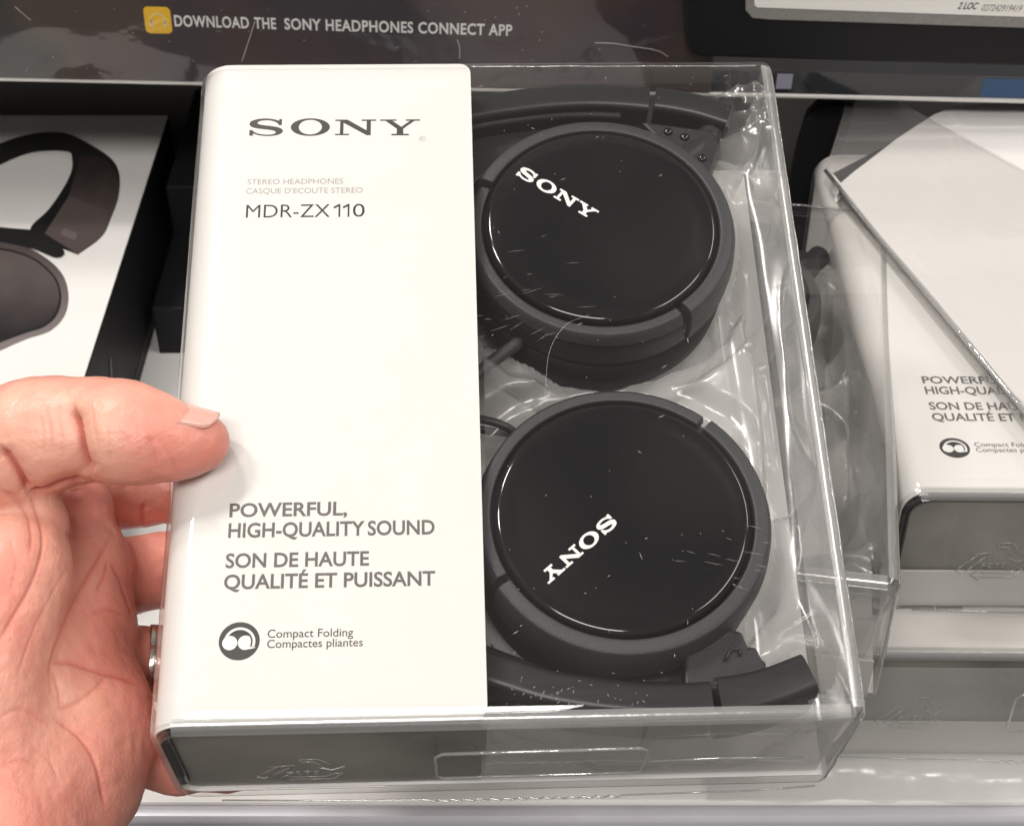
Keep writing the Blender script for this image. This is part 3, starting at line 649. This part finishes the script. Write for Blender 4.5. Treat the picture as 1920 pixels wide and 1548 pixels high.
# gently domed white card: grid clipped by the outline, embossed curve lines
def inside(poly, x, y):
    c = False; j = len(poly)-1
    for i in range(len(poly)):
        xi, yi = poly[i]; xj, yj = poly[j]
        if (yi > y) != (yj > y) and x < (xj-xi)*(y-yi)/(yj-yi)+xi: c = not c
        j = i
    return c
cv, cf = filled([ring_poly])
bm = bmesh.new(); vs_ = [bm.verts.new(Vector(p)) for p in cv]
for f in cf:
    try: bm.faces.new([vs_[i] for i in f])
    except ValueError: pass
bmesh.ops.subdivide_edges(bm, edges=bm.edges, cuts=5, use_grid_fill=True); bmesh.ops.triangulate(bm, faces=bm.faces)
for _ in range(2): bmesh.ops.subdivide_edges(bm, edges=[e for e in bm.edges if e.calc_length() > 3], cuts=1)
bmesh.ops.triangulate(bm, faces=bm.faces)
crease = smooth_path([(p.x, p.y, 0) for p in (on_tw(1800,205), on_tw(1775,300), on_tw(1750,420), on_tw(1720,560), on_tw(1735,640))], 8)[:, :2]
for v in bm.verts:
    d = np.min(np.hypot(crease[:,0]-v.co.x, crease[:,1]-v.co.y)); v.co.z = .9*math.exp(-(d/2.2)**2) + .5*noise.noise(Vector((v.co.x*.03, v.co.y*.03, 2)))
bm.verts.index_update(); V = [v.co[:] for v in bm.verts]; Fc = [[v.index for v in f.verts] for f in bm.faces]; bm.free()
obj('card_panel', V, Fc, M['card'], tw, smooth=True)
c = on_tw(1600, 185)
c = on_tw(1600, 150); pr_ = MB().prism([(q[0]*.985+1, q[1]*.985+1) for q in ring_poly], -4.6, -.9).build('white_core', M['card'], tw, bevel=.8)
outl = [(-1.2, -.6), (c.x, c.y), (L_+30, far+14.5), (L_+63, far-8), (L_+63, -.6)]
v_, f_ = filled([outl]); MB().prism(outl, -4.9, 1.6).build('clear_bag', M['bag_face'], tw, bevel=.6)
MB().tube([(-1.2,-.5,1.2),(L_*.3,-.9,1.0),(L_*.6,-.5,1.2),(L_+63,-.7,1.2)], .8, 8).build('edge_seam', M['ridge'], tw, smooth=True)

# black rounded thing standing behind, between the held package and the white one
sp = [(1603,196),(1590,250),(1572,300),(1548,330),(1525,400),(1510,470),(1500,560),(1440,560),(1455,440),(1478,340),(1492,270),(1506,225),(1528,202),(1550,196)]
v_ = [at_y(px, py, 574) for px, py in sp]; v2 = [p + Vector((4, 16, -4)) for p in v_]
kb = MB(); n = len(sp); kb.add([p[:] for p in v_]+[p[:] for p in v2], [tuple(range(n)), tuple(range(2*n-1,n-1,-1))]+[(i,(i+1)%n,n+(i+1)%n,n+i) for i in range(n)])
tag(kb.build('display_bracket', M['black_box'], bevel=2.5, seg=4), 'black rounded plastic bracket sticking up between the held package and the white flat pack', 'bracket')

# ------------------------------------------------------------------ carton at left with printed picture
CT = 57.0
fx, fy = world_at(316, 216, CT).x, world_at(316, 216, CT).y
LB = Matrix.Translation((fx, fy, CT))                  # origin: far right corner of the top face; x to the left is negative
ct = empty('carton', 'white topped black sided carton printed with a picture of brown headphones at left', 'box', M4=LB)
LL = 250.0
MB().box((-220, -LL, -CT+.5), (0, 0, -.6)).build('carton_body', M['black_box'], ct, bevel=.6)
MB().box((-220, -LL, -.6), (-.3, -.3, 0)).build('top_panel', M['card'], ct)
def lp(px, py):
    p = world_at(px, py, CT); return (p.x-fx, p.y-fy)
def flat_print(name, poly, m, z, parent=ct):
    v, f = filled([poly]); return obj(name, v+np.array([0,0,z]), f, m, parent)
def sm2(P, n=6): return [tuple(q[:2]) for q in smooth_path([(x, y, 0) for x, y in P], n)]
o_band = sm2([lp(*q) for q in ((-60,300),(0,270),(60,252),(120,250),(170,272),(210,300),(224,330),(222,370),(208,410),(190,445),(146,478))])
i_band = sm2([lp(*q) for q in ((85,455),(57,430),(90,395),(115,360),(133,325),(135,300),(125,285),(60,287),(0,310),(-60,340))])
flat_print('headband_print', o_band+i_band, M['black_ink'], .25)
flat_print('slider_print', sm2([lp(*q) for q in ((150,292),(195,300),(222,330),(222,370),(208,410),(190,445),(146,478))])+[lp(84,440),lp(128,370)]+[lp(142,330)], M['slider_fade'], .4)
flat_print('slider_print', sm2([lp(*q) for q in ((204,398),(192,440),(146,478))])+[lp(84,440),lp(130,370)], M['brown_lit'], .55)
flat_print('badge_print', [lp(120,430),lp(147,441),lp(141,454),(lp(113,442))], M['brown_rim'], .7)
flat_print('ear_cup_print', sm2([lp(*q) for q in ((-80,470),(-30,440),(30,455),(80,480),(115,512),(128,550),(122,590),(95,620),(50,636),(0,658),(-60,690),(-120,640))]), M['rim_fade'], .25)
flat_print('ear_cup_print', sm2([lp(*q) for q in ((-80,482),(-30,466),(20,470),(68,488),(103,520),(115,553),(109,588),(85,613),(45,627),(0,644),(-60,672),(-110,620))]), M['black_ink'], .4)
flat_print('ear_cup_print', sm2([lp(*q) for q in ((-80,486),(-30,470),(20,474),(66,491),(100,522),(111,553),(105,586),(82,610),(43,623),(0,640),(-60,668),(-110,620))]), M['cup_fade'], .55)
flat_print('hinge_print', sm2([lp(*q) for q in ((-40,425),(20,430),(80,438),(120,472),(105,485),(60,468),(0,455),(-40,452))]), M['black_ink'], .62)
# pale marks on the black side
mb = MB(); mb.box((.15, -LL, -CT+7), (.3, -1, -CT+7.5))
for k in range(4):
    y0 = -196+k*11; mb.add([(.3,y0,-40+3*k),(.3,y0+2.5,-40+3*k),(.3,y0+9,-26+3*k),(.3,y0+7,-26+3*k)], [(0,1,2,3)])
mb.build('side_marks', principled('faint_grey_print', (.07, .07, .07), .4), ct)

# black block added to darken the shaded shelf gap beside the held package
dk = MB().box((-150, 604, 0), (-60, 690, 48)).box((-150, 548, 0), (-100, 603.9, 24)).build('black_block', M['black_box'], bevel=.8)
tag(dk, 'low plain black stepped block added for shade between the printed carton and the held package', 'box')

# ------------------------------------------------------------------ printed carton on the raised shelf, price tag holder
CF = RS @ Matrix.Translation((0, -2.0, 1.3))
pc = empty('printed_carton', 'dark shrink wrapped carton with white print and a yellow headphone icon on the raised shelf', 'box', M4=CF)
xR = 76.0
MB().box((-330, 0, 0), (xR, 80, 95)).build('carton_body', M['dark_print'], pc, bevel=.5)
v_, f_ = [], []
nx, nzz = 90, 22; V = []; 
for i in range(nx+1):
    for j in range(nzz+1):
        x = -331+(xR+332)*i/nx; z = -.4+96*j/nzz
        dz = .5*noise.noise(Vector((x*.03, z*.06, 1)))+.5*abs(noise.noise(Vector((x*.015, z*.05, 5))))
        V.append((x, -.9-dz, z))
Fc = [(i*(nzz+1)+j, (i+1)*(nzz+1)+j, (i+1)*(nzz+1)+j+1, i*(nzz+1)+j+1) for i in range(nx) for j in range(nzz)]
obj('shrink_wrap', V, Fc, M['wrap'], pc, smooth=True)
CFi = CF.inverted()
def on_cf(px, py, y=0.):
    d = CFi.to_3x3() @ (CAM.to_3x3() @ Vector(((px-CX)/F, -(py-CY)/F, -1))); o = CFi @ Vector((0,0,CAM_H)); s = (y-o.y)/d.y; q = o + d*s; return q.x, q.z
FRONT = Matrix(((1,0,0,0),(0,0,-1,-.15),(0,1,0,0),(0,0,0,1)))      # x, y of a drawing -> x, z on the carton front
def front_print(name, polys, m, y):
    v, f = filled(polys); return obj(name, np.stack([v[:,0], np.full(len(v), y), v[:,1]], 1), f, m, pc)
a = on_cf(328, 49); b = on_cf(960, 67); cap_t = on_cf(328, 29)
rotz = math.degrees(math.atan2(b[1]-a[1], b[0]-a[0])); ln = math.hypot(b[0]-a[0], b[1]-a[1])
TM = Matrix(((1,0,0,a[0]),(0,0,-1,-.12),(0,1,0,a[1]),(0,0,0,1))) @ Matrix.Rotation(math.radians(rotz), 4, 'Z')
capm = (cap_t[1]-a[1])
dw = 139/632*ln
lettering('DOWNLOAD', 0, dw, 0, capm, M['white_ink'], pc, 0, offset=.022, M4=TM, spacing=1.08)
lettering('THE', dw+.016*ln, .300*ln, 0, capm, M['white_ink'], pc, 0, offset=.022, M4=TM, spacing=1.08)
lettering('SONY HEADPHONES CONNECT APP', .325*ln, ln, 0, capm, M['white_ink'], pc, 0, offset=.022, M4=TM, spacing=1.08)
def rrect(cx_, cy_, w_, h_, r, n=6):
    out = []
    for sx, sy, a0 in ((1,1,0),(-1,1,90),(-1,-1,180),(1,-1,270)):
        for k in range(n+1):
            t = math.radians(a0+90*k/n); out.append((cx_+sx*(w_/2-r)+r*math.cos(t), cy_+sy*(h_/2-r)+r*math.sin(t)))
    return out
ic = on_cf(296, 38); s_ = abs(on_cf(321, 38)[0]-on_cf(271, 38)[0]); hgt = abs(on_cf(296, 13)[1]-on_cf(296, 63)[1])
front_print('app_icon', [rrect(ic[0], ic[1], s_, hgt, 1.8)], M['yellow'], -.12)
arcs = [(ic[0]+s_*.30*math.cos(t), ic[1]+hgt*.27*math.sin(t)+.1) for t in np.linspace(math.radians(-35), math.radians(215), 30)]
arcs2 = [(ic[0]+s_*.25*math.cos(t), ic[1]+hgt*.22*math.sin(t)+.1) for t in np.linspace(math.radians(-35), math.radians(215), 30)]
pale = principled('pale_yellow_print', (.82, .70, .35), .4)
front_print('app_icon', [arcs+arcs2[::-1]], pale, -.2)
front_print('app_icon', [ell(ic[0]-s_*.25, ic[1]-hgt*.13, s_*.07, hgt*.13, 20)], pale, -.2); front_print('app_icon', [ell(ic[0]+s_*.25, ic[1]-hgt*.13, s_*.07, hgt*.13, 20)], pale, -.2)
# creases of the wrap
mb = MB()
def crease3(pp, r=.12):
    P = [on_cf(*q) for q in pp]; mb.tube(smooth_path([(x, -2.0, z) for x, z in P], 5), r, 6)
crease3(((455,110),(465,80),(478,40),(480,36))); crease3(((862,105),(862,85),(858,70))); crease3(((1115,76),(1150,77),(1180,82),(1230,90),(1252,102)),.09); crease3(((30,8),(48,24),(60,34)),.08)
for k in range(40):
    x, z = on_cf(random.uniform(0,1260), random.uniform(5,135)); mb.tube([(x,-1.9,z),(x+random.uniform(-.5,.5),-1.9,z+random.uniform(-.5,.5))], .1, 5)
mb.build('wrap_creases', M['scratch'], pc, smooth=True)

# price tag holder hanging on the raised shelf's front
HF = RS @ Matrix.Translation((0, -9, 0))
HFi = HF.inverted()
def on_hf(px, py, y=0.):
    d = HFi.to_3x3() @ (CAM.to_3x3() @ Vector(((px-CX)/F, -(py-CY)/F, -1))); o = HFi @ Vector((0,0,CAM_H)); s = (y-o.y)/d.y; q = o + d*s; return q.x, q.z
th = empty('price_tag_holder', 'black price tag holder with a white printed label clipped on the raised shelf', 'tag holder', M4=HF)
def front_prism(poly, y0, y1):
    m_ = MB(); n = len(poly)
    m_.add([(x,y0,z) for x,z in poly]+[(x,y1,z) for x,z in poly], [tuple(range(n)), tuple(range(2*n-1,n-1,-1))]+[(i,(i+1)%n,n+(i+1)%n,n+i) for i in range(n)]); return m_
hp = [on_hf(1283,-60), on_hf(1284,60), on_hf(1289,88), on_hf(1300,103), on_hf(1318,108), on_hf(2100,131), on_hf(2100,-60)]
front_prism(hp, 0, 8.5).build('holder_body', M['holder'], th, bevel=1.4, seg=4)
fr = [on_hf(1397,-40,-1), on_hf(1398,20,-1), on_hf(1410,34,-1), on_hf(1440,37,-1), on_hf(2100,58,-1), on_hf(2100,-40,-1)]
fo = front_prism(fr, -1.6, -.05).build('label_frame', M['frame'], th, bevel=.6)
lb = [on_hf(1412,-40,-1.7), on_hf(1415,10,-1.7), on_hf(1420,14,-1.7), on_hf(2100,38,-1.7), on_hf(2100,-40,-1.7)]
lab = front_prism(lb, -1.85, -1.65).build('label', M['card'], th)
a = on_hf(1795,17,-1.9); b = on_hf(1830,18,-1.9); c_ = on_hf(1839,19,-1.9); d_ = on_hf(1913,22,-1.9); ch = on_hf(1795,5,-1.9)[1]-a[1]
TL = Matrix(((1,0,0,0),(0,0,-1,-1.92),(0,1,0,0),(0,0,0,1)))
lettering('2 LOC', a[0], b[0], a[1], ch, M['black_ink'], lab, 0, offset=.02, M4=TL, shear=.25)
lettering('027242919419', c_[0], d_[0], (c_[1]+d_[1])/2-.2, ch, M['soft_ink'], lab, 0, M4=TL, shear=.25)

# ------------------------------------------------------------------ the hand: signed distance field -> surface nets
def Hp(px, py, z, r): return (*PB(px, py, z), r)
thumb = [Hp(376,830,6.4,6.9), Hp(335,829,7.6,8.1), Hp(280,821,8.6,10.0), Hp(230,810,8.0,11.6), Hp(182,803,6,12.4)]
prox = [Hp(112,812,3,13.6), Hp(60,824,0,13.8), Hp(0,850,-4,14.5), Hp(-90,880,-8,17)]
palm_chains = [
    [Hp(55,985,-14,9.5), Hp(20,1080,-14,14), Hp(-40,1190,-16,18), Hp(-90,1330,-18,22)],           # thenar
    [Hp(135,960,-36,10.5), Hp(115,1070,-38,12.5), Hp(60,1200,-36,16), Hp(-10,1350,-34,20)],       # index metacarpal
    [Hp(172,1065,-42,10.5), Hp(142,1150,-42,12.4), Hp(90,1290,-40,17), Hp(20,1430,-36,20)],
    [Hp(182,1188,-44,9.6), Hp(150,1262,-43,12.4), Hp(120,1370,-40,17), Hp(40,1500,-36,19)],
    [Hp(204,1325,-44,10.5), Hp(190,1385,-43,12.5), Hp(140,1455,-40,16.5), Hp(50,1560,-34,19)],
    [Hp(-60,1480,-24,22), Hp(-60,1620,-24,24)],
]
fingers = [
    [Hp(150,935,-46,8.5), Hp(205,938,-56,8.2), Hp(262,937,-58.4,7.4), Hp(340,925,-58.4,7.6), Hp(430,915,-58.2,7.2), Hp(510,905,-57.5,6.4)],
    [Hp(190,1085,-50,9.5), Hp(240,1080,-58,9.8), Hp(300,1068,-60.6,9.7), Hp(400,1050,-60,9.2), Hp(500,1035,-59,8.4), Hp(580,1030,-58,7.2)],
    [Hp(192,1228,-48,9.0), Hp(250,1240,-58,8.8), Hp(320,1244,-60.2,8.8), Hp(420,1225,-59.6,8.8), Hp(510,1215,-58.6,8), Hp(580,1210,-57.5,7)],
    [Hp(225,1370,-50,8.8), Hp(270,1408,-56,8.2), Hp(335,1428,-58.6,7.8), Hp(420,1425,-58,7.4), Hp(490,1420,-57,6.6), Hp(540,1418,-56.5,5.8)],
]
def cap_sdf(G, A_, B_):
    a = np.array(A_[:3], np.float32); b = np.array(B_[:3], np.float32); ra, rb = A_[3], B_[3]; ab = b-a
    t = np.clip(((G[0]-a[0])*ab[0]+(G[1]-a[1])*ab[1]+(G[2]-a[2])*ab[2])/float(ab@ab), 0, 1)
    return np.sqrt((G[0]-a[0]-t*ab[0])**2+(G[1]-a[1]-t*ab[1])**2+(G[2]-a[2]-t*ab[2])**2) - (ra+(rb-ra)*t)
def smin(a, b, k):
    h = np.clip(.5+.5*(b-a)/k, 0, 1); return b+(a-b)*h - k*h*(1-h)
def chain(G, ch, k=2.0):
    d = None
    for a, b in zip(ch[:-1], ch[1:]):
        c = cap_sdf(G, a, b); d = c if d is None else smin(d, c, k)
    return d
def surface_nets(Fv, xs, ys, zs):
    s = Fv < 0; nx, ny, nz_ = Fv.shape
    c = s[:-1,:-1,:-1].astype(np.int8)
    for o in ((1,0,0),(0,1,0),(0,0,1),(1,1,0),(1,0,1),(0,1,1),(1,1,1)):
        c = c + s[o[0]:nx-1+o[0], o[1]:ny-1+o[1], o[2]:nz_-1+o[2]]
    act = (c > 0) & (c < 8); idx = -np.ones(act.shape, np.int64); I = np.argwhere(act); idx[act] = np.arange(len(I))
    acc = np.zeros((len(I), 3)); cnt = np.zeros(len(I))
    corners = [(a,b,d) for a in (0,1) for b in (0,1) for d in (0,1)]
    val = {o: Fv[I[:,0]+o[0], I[:,1]+o[1], I[:,2]+o[2]] for o in corners}
    for o in corners:
        for ax in range(3):
            if o[ax] == 0:
                q = list(o); q[ax] = 1; q = tuple(q); f0, f1 = val[o], val[q]; cr = (f0 < 0) != (f1 < 0)
                t = np.where(cr, f0/np.where(cr, f0-f1, 1), 0); p = np.array(o, float)[None].repeat(len(I), 0); p[:,ax] = t
                acc += p*cr[:,None]; cnt += cr
    P = I + acc/cnt[:,None]; h = xs[1]-xs[0]
    V = np.stack([xs[0]+P[:,0]*h, ys[0]+P[:,1]*h, zs[0]+P[:,2]*h], 1); quads = []
    for ax in range(3):
        o = [0,0,0]; o[ax] = 1
        a = s[:nx-o[0], :ny-o[1], :nz_-o[2]]; b = s[o[0]:, o[1]:, o[2]:]; cr = np.argwhere(a != b)
        u, w_ = [k for k in range(3) if k != ax]
        ok = (cr[:,u] > 0) & (cr[:,w_] > 0) & (cr[:,u] < act.shape[u]) & (cr[:,w_] < act.shape[w_]) & (cr[:,ax] < act.shape[ax]); cr = cr[ok]
        def g(du, dw):
            q = cr.copy(); q[:,u] -= du; q[:,w_] -= dw; return idx[q[:,0], q[:,1], q[:,2]]
        quads.append(np.stack([g(0,0), g(1,0), g(1,1), g(0,1)], 1))
    Q = np.vstack(quads); return V, Q[(Q >= 0).all(1)]
def build_hand():
    allp = np.array([p for ch in palm_chains+fingers+[thumb, prox] for p in ch])
    h = .8; lo = (allp[:,:3]-allp[:,3:]).min(0)-2; hi = (allp[:,:3]+allp[:,3:]).max(0)+2
    lo[0] = max(lo[0], PB(-95, 1100, -20)[0]); lo[1] = max(lo[1], PB(0, 1660, -20)[1])
    xs, ys, zs = [np.arange(lo[i], hi[i], h, dtype=np.float32) for i in range(3)]
    G = np.meshgrid(xs, ys, zs, indexing='ij')
    palm = None
    for ch in palm_chains:
        d = chain(G, ch, 3); palm = d if palm is None else smin(palm, d, 7)
    pr = chain(G, prox, 4); th_ = chain(G, thumb, 4)
    tp = smin(pr, th_, 2.5)
    d = smin(palm, tp, 3.2)
    for ch in fingers:
        f_ = chain(G, ch, 3); d = smin(d, f_, 3.0)
    # the held package is solid to the fingers: keep the skin on its surfaces
    bx = np.maximum(np.maximum(-W/2-1.9-G[0]+.0, G[1]*0-1e3), np.maximum(G[2]-.35, -D-.3-G[2]))
    d = np.maximum(d, -bx)
    V, Q = surface_nets(d, xs, ys, zs)
    return V, Q
hv, hq = build_hand()
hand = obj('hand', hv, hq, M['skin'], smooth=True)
bm = bmesh.new(); bm.from_mesh(hand.data)
for _ in range(3): bmesh.ops.smooth_vert(bm, verts=bm.verts, factor=.5, use_axis_x=True, use_axis_y=True, use_axis_z=True)
bmesh.ops.subdivide_edges(bm, edges=bm.edges, cuts=1, use_grid_fill=True)
bmesh.ops.smooth_vert(bm, verts=bm.verts, factor=.5, use_axis_x=True, use_axis_y=True, use_axis_z=True)
bm.normal_update()
Vn = np.array([v.co[:] for v in bm.verts])/MM; Nn = np.array([v.normal[:] for v in bm.verts])
camp = _Rb.T @ (-_tb); facing = ((camp-Vn)*Nn).sum(1) > 0
pix = BPIX(Vn)
CREASES = [  # photo polyline, depth mm, half width px
    (((134,762),(140,800),(148,845),(158,872),(170,892)), 1.8, 5), (((158,905),(120,912),(90,925),(55,932)), 1.1, 5), (((0,838),(25,876),(42,905),(56,932)), 1.4, 5),
    (((0,918),(30,938),(52,965),(60,1000),(56,1040)), .7, 6), (((60,936),(75,970),(82,1005),(76,1050),(55,1105),(20,1165),(0,1200)), .8, 5),
    (((206,1012),(185,1050),(160,1090),(140,1130),(118,1180),(98,1240),(96,1300)), .7, 5), (((204,1050),(196,1080),(180,1110)), .5, 4), (((208,1052),(222,1080),(240,1130),(250,1152)), .6, 4),
    (((96,1243),(140,1243),(190,1258),(230,1270),(262,1284)), .8, 5), (((105,1330),(140,1318),(178,1290),(205,1262)), .5, 4),
    (((104,1347),(140,1372),(172,1412),(188,1460),(197,1508)), .8, 5), (((0,1345),(30,1330),(62,1338),(95,1362)), .4, 6), (((98,1250),(110,1290),(112,1322)), .4, 4), (((172,1150),(205,1142),(236,1152)), .5, 4),
    (((30,1270),(60,1190),(95,1120),(130,1060)), .35, 4), (((280,818),(290,850),(292,872)), .35, 4), (((258,790),(262,830),(260,860)), .25, 3), (((308,830),(322,860),(330,880)), .35, 4),
    (((88,758),(92,800),(100,850)), .3, 3), (((108,752),(112,800),(118,860)), .3, 3), (((76,775),(80,820),(86,860)), .25, 3), (((198,790),(204,830),(206,870)), .25, 3), (((170,760),(176,800),(186,850)), .25, 3),
    (((20,1010),(30,1060),(20,1110)), .3, 4), (((0,1440),(40,1425),(80,1440)), .3, 4), (((268,945),(266,965),(268,985)), .8, 4), (((120,1000),(150,1010),(180,1000)), .25, 4), (((60,1400),(90,1420),(110,1460)), .3, 4),
]
disp = np.zeros(len(Vn)); flush_shade = np.zeros(len(Vn))
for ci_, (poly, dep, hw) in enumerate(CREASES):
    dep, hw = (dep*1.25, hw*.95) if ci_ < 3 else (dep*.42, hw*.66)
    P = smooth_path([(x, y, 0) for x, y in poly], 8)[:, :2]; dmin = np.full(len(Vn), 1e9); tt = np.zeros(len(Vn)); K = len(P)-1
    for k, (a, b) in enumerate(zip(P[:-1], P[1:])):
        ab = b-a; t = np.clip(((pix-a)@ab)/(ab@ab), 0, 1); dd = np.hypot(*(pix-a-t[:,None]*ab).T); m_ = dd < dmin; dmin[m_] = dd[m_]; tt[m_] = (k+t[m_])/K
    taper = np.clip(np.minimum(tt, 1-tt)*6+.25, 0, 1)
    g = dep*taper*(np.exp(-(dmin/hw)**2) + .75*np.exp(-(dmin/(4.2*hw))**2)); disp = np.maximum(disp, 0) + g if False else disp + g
    flush_shade = np.maximum(flush_shade, min(dep*1.5, 1)*taper*np.exp(-(dmin/(hw*1.6))**2)*.9)
disp *= facing; flush_shade *= facing
zr = np.clip((-10-Vn[:,2])/22, 0, 1); flush_shade = np.clip(flush_shade + .50*zr + .12*np.clip((Vn[:,0]+92)/20, 0, 1), 0, 1)  # redder towards palm and fingers: skin flush plus shade put into the colour
for i, v in enumerate(bm.verts):
    p = Vn[i]
    n1 = noise.noise(Vector(p*.09)); n2 = noise.noise(Vector(p*.35+7))
    n3 = noise.noise(Vector(p*1.1+3)); v.co -= v.normal*(disp[i] + .45*n1 + .16*n2 + .05*n3)*MM
bm.to_mesh(hand.data); bm.free()
at = hand.data.attributes.new('flush_shade', 'FLOAT', 'POINT'); at.data.foreach_set('value', np.clip(flush_shade, 0, .95).astype(np.float32))
hand.data.polygons.foreach_set('use_smooth', [True]*len(hand.data.polygons))
hand.matrix_world = mmM(HELD)
tag(hand, 'bare left hand gripping the package, thumb on its white front and a ring behind', 'hand')
# thumb nail: a plate that follows the thumb's upper far side
t0, t1 = np.array(PB(406,831,6.0)), np.array(PB(308,825,8.2)); ax = (t1-t0)/np.linalg.norm(t1-t0); up = np.array([0., .88, .475]); up -= ax*(up@ax); up /= np.linalg.norm(up); sd = np.cross(ax, up)
V = []; nu, nv = 12, 14; Rr = 6.55
for i in range(nu+1):
    s = i/nu; c0 = t0 + (t1-t0)*s*1.05
    rr = 6.25 + 2.75*s
    wdt = 66*math.sqrt(max(0, 1-(max(0, .3-s)/.32)**2))*(1 if s < .8 else math.sqrt(max(.05, 1-((s-.8)/.24)**2)))
    for j in range(nv+1):
        a = math.radians(-wdt + 2*wdt*j/nv); V.append(c0 + (rr+.22)*(math.cos(a)*up + math.sin(a)*sd))
Fc = [(i*(nv+1)+j, (i+1)*(nv+1)+j, (i+1)*(nv+1)+j+1, i*(nv+1)+j+1) for i in range(nu) for j in range(nv)]
nail = obj('nail', V, Fc, M['nail'], hand, smooth=True); so = nail.modifiers.new('thick', 'SOLIDIFY'); so.thickness = .9*MM; so.offset = -1
# three stacked bands on the ring finger
ra, rb_ = np.array(fingers[2][1][:3]), np.array(fingers[2][2][:3]); axr = (rb_-ra)/np.linalg.norm(rb_-ra)
e1 = np.cross(axr, (0,0,1.)); e1 /= np.linalg.norm(e1); e2 = np.cross(axr, e1)
mb = MB(); c0 = ra+(rb_-ra)*.60; nn = 72
prof = [(-2.3,9.1),(-2.3,9.75),(-2.0,10.0),(-1.0,10.05),(-.85,9.85),(-.7,10.05),(.7,10.05),(.85,9.85),(1.0,10.05),(2.0,10.0),(2.3,9.75),(2.3,9.1)]; K = len(prof)
V = [c0 + axr*h_ + r_*(math.cos(2*math.pi*i/nn)*e1 + math.sin(2*math.pi*i/nn)*e2) for i in range(nn) for h_, r_ in prof]
mb.add(V, [(i*K+k, i*K+(k+1)%K, ((i+1)%nn)*K+(k+1)%K, ((i+1)%nn)*K+k) for i in range(nn) for k in range(K)])
shade_auto(mb.build('finger_ring', M['metal'], hand), 30)
